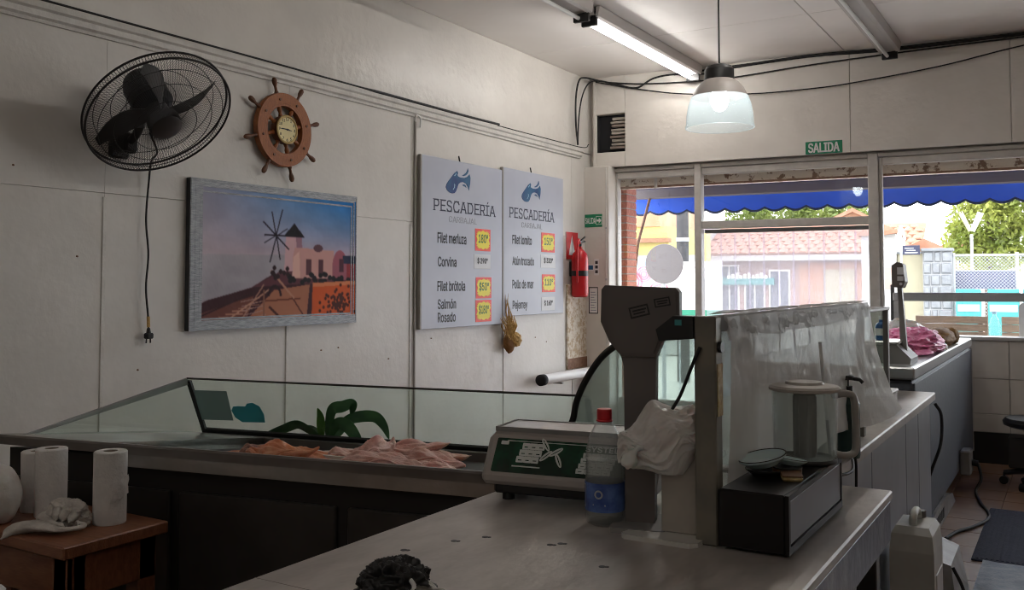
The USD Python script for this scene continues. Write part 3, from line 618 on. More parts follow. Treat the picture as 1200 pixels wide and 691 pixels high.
price_board(5.478, 1.12, 1.133, 2.42, 'left price board listing merluza, corvina, brótola and salmón', (.30, 2.345, .34, .20), .15, .86, .345, .39,
    [('Filet merluza', .20, 1.778, .385, .075), ('Corvina', .205, 1.60, .245, .07), ('Filet brótola', .20, 1.415, .37, .072), ('Salmón', .205, 1.28, .24, .07), ('Rosado', .205, 1.18, .235, .07)],
    [(.71, 1.82, .225, .178, '180°', 1), (.69, 1.645, .245, .115, '$ 290°', 0), (.72, 1.435, .23, .17, '$50°', 1), (.715, 1.25, .235, .175, '$180°', 1)], 2.018, 1.94)
price_board(6.622, 1.06, 1.196, 2.448, 'right price board listing lomito, atún, pollo de mar and pejerrey', (.29, 2.355, .34, .19), .095, .785, .29, .37,
    [('Filet lomito', .14, 1.81, .33, .072), ('Atún trozado', .14, 1.63, .37, .068), ('Pollo de mar', .14, 1.43, .36, .07), ('Pejerrey', .145, 1.255, .25, .068)],
    [(.64, 1.84, .25, .175, '150°', 1), (.63, 1.67, .27, .12, '$ 320°', 0), (.65, 1.472, .245, .16, '110°', 1), (.64, 1.287, .25, .12, '$ 160°', 0)], 2.03, 1.955)
rd = left('conduit_rod', 'thin grey rod standing at the left edge of the price boards', 'rod', 5.43, 0)
part(rd, 'rod', B().cyl((0, -.012, .0), (0, -.012, 2.66), .009, n=8), 'board_edge', True); part(rd, 'hook', B(tube(spline([(0, -.012, 2.64), (.0, -.02, 2.70), (.05, -.02, 2.69), (.06, -.015, 2.62)], 5), .007, 8)), 'white', True)

# straw ornament, extinguisher with its boards
so = left('straw_ornament', 'small sheaf of dried straw hanging below the price boards', 'ornament', 6.665, 0)
part(so, 'holder', blob((.062, .045, .085), .18, 2.2, 3).apply_translation((.02, -.055, .975)), 'straw_dark', True)
ms = []
for k in range(70):
    a, b = rng.normal(0, .5), rng.uniform(.12, .22) if k > 5 else rng.uniform(.30, .40); x = .02+a*(.075 if k > 5 else .02)-(.03 if k <= 5 else 0)
    ms.append(tube([(x*.6+.01, -.07+rng.normal(0, .015), 1.0), (x, -.07+rng.normal(0, .02), 1.0+b*.6), (x*1.25, -.05+rng.normal(0, .015), 1.0+b)], [.004, .006, .001], 4))
part(so, 'stalks', B(*ms), 'straw', kind='stuff')
part(so, 'seed_husk', blob((.05, .04, .06), .25, 3, 8).apply_translation((.06, -.10, 1.0)), 'straw', True)
eb = left('extinguisher_sign', 'red and white extinguisher marker board behind the red cylinder', 'sign', 7.80, 1.70)
part(eb, 'plate', B().box(0, .24, -.006, 0, 0, .26, .002), 'white'); part(eb, 'stripe', B(prism(sbox(0, 0, .24, .26).difference(Polygon([(.05, .04), (.19, .04), (.12, .24)])), -.008, -.006)), 'red_paint')
ex = left('fire_extinguisher', 'red fire extinguisher hung high on the left wall near the corner', 'extinguisher', 7.90, 1.34)
part(ex, 'cylinder', lathe([(0, 0), (.06, .0), (.078, .015), (.08, .05), (.08, .36), (.07, .41), (.04, .445), (.024, .46), (.024, .48), (0, .48)], 32, (0, -.10, 0)), 'red_paint', 40)
part(ex, 'label_band', lathe([(.0805, .20), (.0805, .25)], 32, (0, -.10, 0)), 'black_plastic', True)
part(ex, 'valve', B().cyl((0, -.10, .47), (0, -.10, .52), .02).box(-.03, .03, -.12, -.08, .515, .54, .005), 'black_plastic')
part(ex, 'lever', B(tube([(0, -.10, .53), (.07, -.12, .575)], .008, 8), tube([(0, -.10, .515), (.075, -.12, .53)], .007, 8)), 'black_plastic')
part(ex, 'hose', B(tube(spline([(-.02, -.11, .51), (-.085, -.13, .54), (-.115, -.13, .40), (-.095, -.12, .20), (-.09, -.12, .14)], 6), .011, 8)), 'red_paint', True)
part(ex, 'bracket', B().box(-.03, .03, -.025, 0, .2, .34, .004), 'black_plastic')
pk = left('peeling_board', 'peeling wooden board on the wall under the extinguisher', 'board', 7.80, .66)
part(pk, 'board', B().box(0, .40, -.02, 0, 0, .80, .004), 'board_wood'); part(pk, 'lower_strip', B().box(.0, .40, -.024, -.02, .0, .10, .003), 'rust')
lp = left('wall_pipe', 'white pipe with a dark open end along the base of the left wall', 'pipe', 7.18, .62)
part(lp, 'pipe', B().tube([(.02, -.09, 0), (1.1, -.09, 0)], .045, 18), 'white', True); part(lp, 'end_ring', B().tube([(-.03, -.09, 0), (.03, -.09, 0)], .05, 18), 'hole_dark', True)
for x in (.3, .9): part(lp, 'bracket', B().box(x, x+.03, -.13, 0, -.06, -.045, .002), 'grey_mid')

# ------------------------------------------------------------------ the near fish display case (its length runs 10.5 degrees off the shop front)
CR = 10.5; C0 = (1.045, 1.867, 0)
def CL(x, y, z=0.0): return (C0[0]+x*cos(rad(CR))-y*sin(rad(CR)), C0[1]+x*sin(rad(CR))+y*cos(rad(CR)), z)
dc = thing('fish_display_case', 'long low steel fish display case with slanted glass by the wooden table', 'display case', C0, CR)
zt = lambda y: .95-.125*y/.94
part(dc, 'body', B(prism([(.07, .06), (.93, .06), (.93, .79), (.07, .895)], -.13, 1.755, 'yz')), 'case_body')
part(dc, 'front_panel', B().box(.62, 1.20, .055, .072, .12, .80, .004), 'dark_steel', label='dark lower door panel'); part(dc, 'front_panel', B().box(-.1, .58, .055, .072, .12, .80, .004), 'dark_steel'); part(dc, 'front_panel', B().box(1.24, 1.75, .055, .072, .12, .80, .004), 'dark_steel')
part(dc, 'handle', B(tube([(1.0, .045, .55), (1.10, .045, .55)], .008, 8)), 'black_plastic')
part(dc, 'rim', B(prism([(.0, .918), (.0, .944), (.006, .95), (.028, .947), (.03, .93), (.03, .918)], -.14, 1.762, 'yz')), 'rim_steel')
part(dc, 'deck', B(prism([(.028, .925), (.028, .947), (.93, .826), (.93, .80)], -.14, .36, 'yz')), 'steel', label='flat steel deck at the left end of the basin')
part(dc, 'deck', B(prism([(.028, .925), (.028, .947), (.93, .826), (.93, .80)], 1.738, 1.76, 'yz')), 'steel', label='narrow steel deck at the right end of the basin')
part(dc, 'basin', B(prism([(.028, .872), (.028, .945), (.034, .945), (.034, .88), (.87, .765), (.87, .832), (.90, .83), (.90, .755)], .355, 1.74, 'yz'), prism([(.03, .80), (.03, .94), (.89, .825), (.89, .74)], .352, .36, 'yz'), prism([(.03, .80), (.03, .94), (.89, .825), (.89, .74)], 1.732, 1.738, 'yz')), 'steel')
part(dc, 'rear_rail', B().box(0, 1.76, .905, .955, .79, .826, .004), 'dark_steel')
Bg, Tg = np.array([.941, .826]), np.array([.827, 1.068]); nn = np.array([Tg[1]-Bg[1], -(Tg[0]-Bg[0])]); nn /= np.linalg.norm(nn); e = nn*.004
part(dc, 'front_glass', prism([tuple(Bg-e), tuple(Tg-e), tuple(Tg+e), tuple(Bg+e)], 0, 1.768, 'yz'), 'case_glass')
dd = (Tg-Bg)/np.linalg.norm(Tg-Bg)
def edge(x0, x1, w): a, b = Bg+nn*.006, Tg+nn*.006-dd*.012; return prism([tuple(a), tuple(b), tuple(b-nn*.012), tuple(a-nn*.012)], x0, x1, 'yz')
part(dc, 'edge_strip', edge(-.004, .016, 0), 'black_rubber'); part(dc, 'edge_strip', edge(1.752, 1.772, 0), 'black_rubber')
part(dc, 'lower_strip', prism([tuple(Bg+nn*.007), tuple(Bg+nn*.007+dd*.02), tuple(Bg-nn*.007+dd*.02), tuple(Bg-nn*.007)], 0, 1.77, 'yz'), 'black_rubber')
part(dc, 'top_edge', B(tube([(0, Tg[0], Tg[1]), (1.768, Tg[0], Tg[1])], .0042, 8)), 'dark_steel')
part(dc, 'end_glass', prism([(.05, .948), tuple(Tg), tuple(Bg)], -.004, .004, 'yz'), 'case_glass')
ep = np.array([-.006, .02]); 
part(dc, 'end_edge', prism([(.0, .952), (.075, .952), (Tg[0]+.004, Tg[1]-.028), tuple(Tg+[.0, .002])], -.007, .003, 'yz'), 'grey_mid', label='grey bevelled edge of the end glass')
def onglass(pts):                                # (x, t) on the slanted front glass, staff side
    Q = [np.array([x, *(Bg+(Tg-Bg)*t-nn*.0052)]) for x, t in pts]; return Q
def glass_patch(pts):
    pg = Polygon(pts); m = trimesh.creation.extrude_polygon(pg, .0012, engine='earcut'); v = m.vertices
    m.vertices = np.array([[a, *(Bg+(Tg-Bg)*b-nn*(.0046+c))] for a, b, c in v]); return m
part(dc, 'sticker', glass_patch([(.022, .80), (.19, .81), (.18, .27), (.012, .25)]), 'sticker', label='faded grey sticker')
part(dc, 'sticker', glass_patch([(.186, .46), (.20, .53), (.225, .545), (.262, .545), (.275, .60), (.305, .62), (.335, .56), (.346, .42), (.34, .27), (.225, .25), (.195, .33)]), 'sticker_teal', label='teal wave-shaped sticker')

def fillet(L, W, H, seed, bend=.2, curl=.0):
    m = trimesh.creation.icosphere(4); v = m.vertices.copy(); x = v[:, 0]; w = (1-.55*np.clip(x, 0, 1)**1.3)*(1-.15*np.clip(-x, 0, 1))
    n = meshkit.fbm(v*np.array([2.2, 5, 5])+seed*3.1+9, 4, seed)-.5
    y = v[:, 1]*w*W/2*(1+.5*n)+bend*L*(x*x-.3)*.5; z = v[:, 2]*H/2*w*(1+.9*n)+H*.22*np.sin(x*5+seed)*np.cos(v[:, 1]*3)
    z = np.where(v[:, 2] < 0, z*.55, z)+curl*H*np.clip(x, 0, 1)**2; m.vertices = np.c_[x*L/2, y, z]; return m
def tray_z(y): return .882-.137*(y-.034)
FISHES = [  # x, y, lift, length, width, height, turn, material, label
 (1.30, .50, .075, .40, .13, .06, 12, 'fish_pink', 'pale pink fillet on top of the right-hand heap, nearest its peak', .16),
 (1.20, .42, .065, .26, .12, .085, 75, 'fish_pink', 'short upright pink fillet forming the peak of the right-hand heap'),
 (1.45, .46, .05, .36, .13, .06, -8, 'fish_pink', 'smooth pink fillet sloping down the right end of the heap'),
 (1.33, .30, .045, .42, .12, .06, 6, 'fish_pink', 'long pink fillet along the near side of the right-hand heap'),
 (1.12, .38, .045, .36, .12, .055, -14, 'fish_pink', 'pink fillet stretching left from the right-hand heap'),
 (1.52, .33, .03, .26, .11, .05, 18, 'fish_pink', 'small pink fillet at the right tip of the heap'),
 (1.36, .60, .04, .40, .12, .06, -4, 'fish_pink', 'pink fillet at the far side of the right-hand heap'),
 (.86, .25, .045, .32, .13, .075, -10, 'fish_orange', 'orange-red fish piece at the near left of the basin'),
 (.98, .30, .03, .34, .12, .05, 8, 'fish_orange', 'orange-pink fillet tapering towards the middle of the basin'),
 (.74, .30, .035, .15, .12, .07, 20, 'fish_brown', 'dark brown fish chunk at the left of the orange pieces'),
 (.80, .44, .035, .40, .13, .05, 5, 'fish_orange', 'flat reddish fillet lying behind the brown chunk'),
 (.62, .36, .02, .34, .11, .035, 12, 'fish_orange', 'thin reddish fillet at the left end of the basin'),
 (.98, .55, .04, .34, .14, .045, 14, 'fish_white', 'whitish fillet at the back of the basin'),
 (1.06, .46, .03, .26, .11, .04, -6, 'fish_white', 'grey-white fillet in the gap between the two heaps')]
for i, f_ in enumerate(FISHES):
    x, y, lift, L, W, H, tr, mt, lab = f_[:9]
    if mt == 'fish_pink': x, L = 1.33+(x-1.33)*.72-.10, L*.78
    solo('fish_fillet', lab, 'fish', fillet(L, W, H, i+1, .12+.1*sin(i*2.1), .6*cos(i)), mt, CL(x, y, tray_z(y)+lift), CR+tr, True)
tp = thing('foam_tray', 'white foam tray edge showing between the fish heaps', 'tray', CL(1.02, .20, tray_z(.2)+.012), CR-4)
g = prism(sbox(-.15, -.09, .15, .09).buffer(.02), 0, .008, 'xy'); part(tp, 'base', g, 'tray_white'); part(tp, 'lip', prism(sbox(-.15, -.09, .15, .09).buffer(.022).difference(sbox(-.15, -.09, .15, .09).buffer(.010)), .008, .028, 'xy'), 'tray_white')
im_ = thing('ice_layer', 'crushed ice under the fish in the display case', 'ice', CL(0, 0), CR, kind='stuff')
xs, yy_ = np.linspace(.50, 1.70, 110), np.linspace(.06, .84, 60)
P = np.array([[(x, y, tray_z(y)+.006+.018*meshkit.fbm(np.array([x*26, y*26, 1.0]), 3, 4)) for y in yy_] for x in xs]); part(im_, 'ice', grid(P), 'fish_white', kind='stuff')

# potted plant on the customers' side of the case
pp = thing('potted_plant', 'green dracaena plant standing behind the fish case glass', 'plant', (1.324, 3.093, 0), 31.2)
part(pp, 'pot', lathe([(0, 0), (.13, 0), (.16, .50), (.165, .52), (.15, .52), (.145, .47), (0, .47)], 32), 'grey_dark', 30)
part(pp, 'stem', B(tube(spline([(0, 0, .45), (.01, 0, .62), (0, 0, .79)], 5), .018, 8)), 'bark')
def leaf(path, w, seed=0):
    p = spline([((a/4+280-388)*.00376, dy, .800+(515-(b/4+430))*.00376) for a, b, dy in path], 7); n = len(p); t = np.gradient(p, axis=0); t /= np.linalg.norm(t, axis=1)[:, None]
    s = np.cross(t, [0, 1.0, .25]); s /= np.linalg.norm(s, axis=1)[:, None]; o = np.cross(s, t); ww = w*np.sin(pi*np.clip(np.linspace(.12, 1, n), 0, 1))**.7+.001
    P = np.array([[p[i]+s[i]*c*ww[i]*.72+(o[i]*(-.12*(1-abs(c)))+np.array([0, c*.5, 0]))*ww[i] for c in (-1, -.5, 0, .5, 1)] for i in range(n)]); return thick(P, .0015, (0, 1, 0))
LV = [([(395, 345, 0), (390, 300, .01), (384, 250, .02), (368, 210, .03)], .030, 'leaf_bright'), ([(425, 345, 0), (432, 270, -.01), (448, 210, -.01), (490, 200, .0), (528, 190, .02), (533, 215, .03), (524, 242, .03)], .034, 'leaf_dark'),
 ([(385, 335, -.02), (345, 305, -.03), (295, 275, -.05), (240, 290, -.07), (190, 305, -.09), (140, 325, -.10)], .030, 'leaf_dark'), ([(440, 330, -.03), (480, 270, -.06), (530, 275, -.09), (575, 315, -.12), (608, 360, -.13)], .036, 'leaf_dark'),
 ([(440, 330, .04), (500, 275, .06), (560, 258, .08), (630, 262, .09), (672, 305, .09), (698, 365, .08)], .034, 'leaf_dark'), ([(405, 345, -.05), (408, 310, -.07), (402, 280, -.07)], .02, 'leaf_bright'), ([(400, 345, .03), (350, 325, .1), (300, 318, .14), (240, 322, .17)], .02, 'leaf_dark'), ([(440, 345, .0), (470, 320, .03), (490, 300, .06), (520, 350, .08)], .028, 'leaf_dark')]
for pth, w, mt in LV: part(pp, 'leaf', leaf(pth, w), mt, True)

# ------------------------------------------------------------------ wooden table with paper rolls
wt = thing('wooden_table', 'reddish-brown wooden side table in front of the fish case', 'table', (0, 0, 0))
part(wt, 'top', B().box(1.02, 1.79, 1.54, 1.88, .725, .76, .004), 'table_wood')
part(wt, 'apron', B().box(1.06, 1.76, 1.57, 1.59, .60, .725, .003), 'table_wood'); part(wt, 'apron', B().box(1.74, 1.76, 1.59, 1.86, .60, .725, .003), 'table_wood'); part(wt, 'apron', B().box(1.06, 1.08, 1.59, 1.86, .60, .725, .003), 'table_wood')
for x in (1.06, 1.70):
    for y in (1.57, 1.80): part(wt, 'leg', B().box(x, x+.06, y, y+.06, 0, .725, .004), 'table_wood')
def roll(label, x, y, h, r, torn, seed):
    t = thing('paper_towel_roll', label, 'paper roll', (x, y, .76), 20*seed, 'kitchen paper rolls on the wooden table')
    prof = [(.021, 0), (r, 0), (r, h-.004), (r-.005, h), (.021, h)]
    m = trimesh.creation.revolve(np.array([(r-.002, .0), (r, .003)]+[(r, z) for z in np.linspace(.01, h-.01, 30)]+[(r, h-.003), (r-.003, h), (.021, h), (.021, 0), (r-.002, 0)]), sections=64); v = m.vertices.copy(); n = meshkit.fbm(np.c_[v[:, 0]*22, v[:, 1]*22, v[:, 2]*9]+seed, 3, seed); rr_ = np.hypot(v[:, 0], v[:, 1]); out = rr_ > r*.9
    k = np.where(out, 1+.05*(n-.5), 1); v[:, 0] *= k; v[:, 1] *= k; m.vertices = v; part(t, 'sheets', m, 'paper', 40)
    part(t, 'core', lathe([(.0185, .002), (.021, .002), (.021, h-.002), (.0185, h-.002), (.0185, .002)], 24), 'card', True)
    if torn:
        P = []
        for a in np.linspace(-1.0, .15, 14):
            P.append([((r+.003+.012*meshkit.fbm(np.array([a*5, z*60, 2.]), 3, 3))*cos(a), (r+.003+.012*meshkit.fbm(np.array([a*5, z*60, 2.]), 3, 3))*sin(a), h*.52+z+.02*a) for z in np.linspace(-.025, .03, 8)])
        part(t, 'torn_flap', thick(np.array(P), .001, (0, 0, 1)), 'paper', True)
    return t
roll('right-hand white kitchen roll with a torn flap on its side', 1.655, 1.775, .212, .047, True, 1)
roll('smooth white kitchen roll on the left of the rag', 1.425, 1.735, .205, .046, False, 2)
roll('shadowed white kitchen roll half hidden behind the left one', 1.322, 1.752, .185, .046, False, 3)
wb_ = thing('plastic_bag', 'white bulging plastic bag at the left edge of the wooden table', 'bag', (1.375, 1.60, .76), 10)
m = blob((.10, .07, .098), .10, 1.4, 6, 4, -.08); m.apply_translation((-.03, 0, .08)); part(wb_, 'bag', m, 'bag_white', True); part(wb_, 'knot', blob((.03, .025, .045), .3, 2, 5, 3).apply_translation((-.08, 0, .175)), 'bag_white', True)
rg = thing('rag', 'crumpled off-white rag lying on the wooden table', 'rag', (1.60, 1.665, .76), 8)
m = blob((.072, .046, .046), .40, 1.9, 12, 5, -.034); m.apply_translation((-.01, .02, .036)); part(rg, 'crumpled_heap', m, 'cloth', True)
def strip(path, w, h, seed):
    p = spline(path, 10); m = tube(p, 1, 20); c = np.repeat(p, 20, 0); v = m.vertices.copy(); k = len(c); d = v[:k]-c; n = meshkit.fbm(np.c_[c*30, ][:, :3]+d*2+seed, 3, seed)
    i = np.repeat(np.linspace(0, 1, len(p)), 20); taper = (.75+.35*np.sin(i*7+seed))*np.clip(np.minimum(i, 1-i)*9, .25, 1)
    d[:, :2] *= (w*taper*(.75+.5*n))[:, None]; d[:, 2] *= h*taper*(.7+.6*n); v[:k] = c+d; m.vertices = v; return m
part(rg, 'trailing_end', strip([(.065, -.012, .03), (.09, -.02, .018), (.06, -.065, .018), (-.01, -.075, .022), (-.055, -.08, .018), (-.085, -.10, .008), (-.102, -.125, -.012)], .026, .016, 3), 'cloth', True)
for q_ in range(4): part(rg, 'fold', strip([(-.06+.022*q_, .05, .03), (-.05+.026*q_, .02, .07-.008*q_), (-.035+.028*q_, -.015, .062-.008*q_), (-.02+.026*q_, -.035, .03)], .013, .011, 20+q_), 'cloth', True)
part(rg, 'fold', strip([(-.07, .0, .02), (-.04, -.035, .032), (.01, -.045, .026), (.05, -.045, .02)], .018, .016, 6), 'cloth', True)
wx = thing('foam_box', 'corner of a white polystyrene box below the wooden table', 'box', (0, 0, 0))
part(wx, 'body', B().box(1.36, 1.765, 1.0, 1.39, 0, .645, .008), 'white'); part(wx, 'lid', B().box(1.35, 1.775, .99, 1.40, .647, .70, .01), 'white')

# ------------------------------------------------------------------ the steel worktop and what stands on it
wk = thing('steel_worktop', 'worn steel worktop counter in the foreground', 'counter')
part(wk, 'top', B().box(2.80, 3.70, .30, 2.665, .895, .92, .004), 'worksteel')
part(wk, 'apron', B().box(3.672, 3.696, .32, 2.655, .79, .895, .003), 'apron'); part(wk, 'apron', B().box(2.805, 2.825, .32, 2.655, .79, .895, .003), 'dark_steel'); part(wk, 'apron', B().box(2.825, 3.672, 2.635, 2.655, .79, .895, .003), 'apron')
for x in (2.83, 3.63):
    for y in (.36, 2.56): part(wk, 'leg', B().box(x, x+.045, y, y+.045, 0, .895, .003), 'dark_steel')
part(wk, 'shelf', B().box(2.84, 3.66, .36, 2.6, .22, .24, .003), 'case_body'); part(wk, 'back_panel', B().box(2.86, 2.87, .36, 2.6, .24, .88), 'case_body')
part(wk, 'sheet_seam', B().box(2.802, 3.698, 1.262, 1.2632, .9196, .9204), 'joint')
mk = B()
for x, y in ((3.17, 1.74), (3.185, 1.76), (3.33, 1.66), (2.98, 1.66), (3.02, 1.72), (2.93, 1.55)): mk.add(prism(Point(x, y).buffer(.007).union(Point(x+.008, y+.003).buffer(.005)), .9198, .9206, 'xy'))
part(wk, 'spots', mk, 'ink')

sc1 = thing('counter_scale', 'beige price-computing scale with a dark green key panel', 'scale', (2.822, 2.0, .92), 9)
SW, SD = .455, .19
def side(k): return [(0+.0, .045), (-.008, .052), (-.008, .066), (.055, .160), (.062, .164), (SD, .164), (SD, .045)]
hull = B(prism([(.0, .045), (-.008, .055), (-.006, .068), (.058, .160), (.07, .166), (SD, .166), (SD, .05), (SD-.01, .045)], .015, SW-.015, 'yz'))
pts = []
for x0, s_ in ((0, -1), (SW, 1)):
    for y, z in ((.02, .05), (.015, .06), (.07, .148), (SD-.02, .148), (SD-.02, .055)): pts.append((x0-s_*.0+s_*.012*0, y, z))
for y, z in ((.0, .045), (-.008, .055), (-.006, .068), (.058, .160), (.07, .166), (SD, .166), (SD, .05), (SD-.01, .045)): pts += [(.018, y, z), (SW-.018, y, z)]
part(sc1, 'body', trimesh.convex.convex_hull(np.array(pts)), 'scale_body')
part(sc1, 'base', B().box(.03, SW-.03, .02, SD-.02, .018, .047, .006), 'black_plastic')
for x in (.06, SW-.06):
    for y in (.05, SD-.05): part(sc1, 'foot', B().cyl((x, y, 0), (x, y, .02), .016), 'black_rubber')
a0, a1 = np.array([-.006, .068]), np.array([.058, .160]); ed = a1-a0; el = np.linalg.norm(ed); ed /= el; en = np.array([-ed[1], ed[0]])
def onface(m):                                   # x, z on the sloping key face (z from its lower edge), -y outwards
    v = m.vertices.copy(); m.vertices = np.c_[v[:, 0], a0[0]+ed[0]*v[:, 2]+en[0]*(-v[:, 1]), a0[1]+ed[1]*v[:, 2]+en[1]*(-v[:, 1])]; return m
part(sc1, 'key_panel', onface(prism(sbox(.035, .014, SW-.03, .098).buffer(.004), -.002, 0)), 'scale_panel')
g = B()
for i, (s, z) in enumerate((('1 2 3', .076), ('4 5 6', .058), ('7 8 9', .040))):
    for k in range(3):
        x = .105+.020*k-.005*i; g.add(onface(prism(sbox(x, z, x+.016, z+.013).buffer(.002).difference(sbox(x+.003, z+.003, x+.013, z+.006)), -.003, -.002)))
for i in range(4):
    z = .064-.014*i
    for k in range(4): x = .268+.022*k-.004*i; g.add(onface(prism(sbox(x, z, x+.018, z+.010).buffer(.0015).difference(sbox(x+.004, z+.003, x+.014, z+.005)), -.003, -.002)))
g.add(onface(prism(sbox(.085, .026, .16, .029), -.003, -.002)), onface(prism(sbox(.045, .086, .062, .092).buffer(.002), -.003, -.002)), onface(prism(sbox(.06, .0945, .41, .096), -.003, -.002)))
# two pale leaf marks in the middle of the panel
for cx, cz, an in ((.164, .090, -55), (.195, .072, 35), (.205, .05, -62), (.17, .06, 45)):
    l = Point(0, 0).buffer(1); from shapely import affinity as AF
    l = AF.translate(AF.rotate(AF.scale(l, .020, .006), an), cx, cz); l = l.difference(AF.translate(AF.rotate(AF.scale(Point(0, 0).buffer(1), .016, .0015), an), cx, cz)); g.add(onface(prism(l, -.003, -.002)))
part(sc1, 'key_print', g, 'panel_print')
part(sc1, 'maker_lettering', onface(text('SYSTEL', .013, .085, True, .27, .080, .001, -.002)), 'panel_print')
part(sc1, 'platter', B().box(.02, SW-.02, .075, SD+.02, .168, .176, .004), 'steel'); part(sc1, 'platter_rim', B(prism(sbox(.015, .07, SW-.015, SD+.025).difference(sbox(.022, .078, SW-.022, SD+.017)), .166, .178, 'xy')), 'grey_mid')

# tall display column with a T-shaped head, seen from behind
hd = thing('scale_display_column', 'tall dark grey scale column with a wide T-shaped head', 'scale display', (3.275, 1.985, .92), 14)
pol = [(-.036, .0), (.030, .0), (.036, .44), (.05, .475), (.085, .50), (.090, .515), (.090, .588), (.082, .598), (-.080, .604), (-.088, .594), (-.090, .52), (-.07, .475), (-.045, .445), (-.038, .42)]
pol = [(a, b-.058 if b > .3 else b) for a, b in pol]
pg = Polygon(pol).buffer(-.004).buffer(.008).buffer(-.004)
part(hd, 'pole', B(prism(pg.intersection(sbox(-1, 0, 1, .383)), -.018, .018)), 'grey_dark'); part(hd, 'head', B(prism(pg.intersection(sbox(-1, .384, 1, 1)), -.024, .024), prism(pg.intersection(sbox(-1, .384, 1, 1)).buffer(-.008), -.028, -.024)), 'grey_dark')
part(hd, 'base_plate', B(prism(sbox(-.05, -.07, .05, .06).buffer(.012), 0, .012, 'xy')), 'grey_mid')
def sticker(cx, cz, w, h, an): return AF.translate(AF.rotate(sbox(-w/2, -h/2, w/2, h/2), an, origin=(0, 0)), cx, cz)
for cx, cz, w, h, an in ((.0, .487, .045, .026, 14), (.052, .508, .036, .020, 10)):
    part(hd, 'sticker', prism(sticker(cx, cz, w, h, an).difference(sticker(cx, cz, w*.84, h*.7, an)).union(sticker(cx, cz+h*.12, w*.7, h*.16, an)).union(sticker(cx, cz-h*.14, w*.6, h*.14, an)), -.0292, -.028), 'black_plastic')

bt = thing('water_bottle', 'clear plastic water bottle with a red cap and blue label', 'bottle', (3.195, 1.955, .92), -15)
part(bt, 'shell', lathe([(0, .004), (.03, .0), (.042, .006), (.045, .02), (.045, .055), (.043, .06), (.045, .065), (.045, .135), (.042, .142), (.044, .150), (.043, .165), (.036, .20), (.022, .228), (.0155, .236), (.0155, .25), (.014, .25), (.014, .236), (.021, .226), (.0345, .198), (.0415, .165), (.0435, .06), (.041, .008), (0, .006)], 40), 'clear_plastic', 50)
part(bt, 'water', lathe([(0, .008), (.039, .009), (.042, .03), (.042, .150), (0, .150)], 32), 'clear_plastic', 40)
part(bt, 'label', lathe([(.0455, .035), (.0458, .036), (.0458, .098), (.0455, .099)], 40), 'bottle_label', True)
g = B()
for s, h, w, x, z in (('ECO', .016, .018, -.036, .06), ('H2O', .012, .020, .012, .07)): g.add(text(s, h, w, True, x, z, .001, 0))
mm = g.mesh(); v = mm.vertices.copy(); a = v[:, 0]/.046; mm.vertices = np.c_[.0464*np.sin(a), -.0464*np.cos(a), v[:, 2]]
g2 = B(prism(sbox(-.040, .042, -.022, .094).difference(sbox(-.037, .045, -.025, .091)), -.001, 0), prism(Point(.018, .075).buffer(.010).difference(Point(.018, .075).buffer(.006)), -.001, 0), prism(sbox(.004, .05, .034, .053), -.001, 0)).mesh(); v = g2.vertices.copy(); a = v[:, 0]/.046; g2.vertices = np.c_[.0464*np.sin(a), -.0464*np.cos(a), v[:, 2]]
part(bt, 'label_print', g2, 'tag_white')
part(bt, 'cap', lathe([(0, .238), (.017, .238), (.0175, .242), (.0175, .258), (.016, .262), (0, .262)], 28), 'red_cap', 30); part(bt, 'neck_ring', lathe([(.0155, .233), (.019, .234), (.019, .237), (.0155, .238)], 24), 'red_cap', True)

pt = thing('plastic_tray', 'white plastic board under the cream carton beside the post', 'tray', (0, 0, .92))
part(pt, 'board', B(prism(Polygon([(3.285, 1.862), (3.43, 1.862), (3.445, 1.88), (3.448, 2.06), (3.34, 2.06), (3.325, 1.915), (3.278, 1.905), (3.272, 1.875)]).buffer(-.006).buffer(.006), .0, .010, 'xy')), 'tray_white')
cb = thing('carton', 'cream carton standing against the metal post', 'box', (3.345, 1.925, .93), 5)
part(cb, 'box', B().box(0, .092, 0, .13, 0, .21, .003), 'cream_box'); part(cb, 'flap', B().box(.004, .088, -.002, 0, .17, .208, .0005), 'cream_box')
pb_ = thing('plastic_bag', 'translucent white plastic bag draped over the cream carton', 'bag', (3.350, 1.925, 1.126), 28)
m = trimesh.creation.icosphere(6); v = m.vertices.copy(); n1 = meshkit.fbm(v*1.5+4.2, 3, 31); n2 = np.abs(meshkit.fbm(v*np.array([2.2, 2.2, 3.2])+9.1, 3, 33)-.5)*2; v = v*np.array([.092, .068, .078])*(1+.30*(n1-.5)+.22*(.3-n2))[:, None]
v[:, 2] += .30*v[:, 0]+.012*np.sin(v[:, 0]*60+v[:, 2]*40); v[:, 2] = np.maximum(v[:, 2], -.062-.10*v[:, 0]); m.vertices = v; part(pb_, 'bag', m, 'bag_white', True)
part(pb_, 'knot', strip([(-.05, -.055, .0), (-.072, -.06, -.02), (-.082, -.058, -.05)], .016, .010, 9), 'bag_white', True)

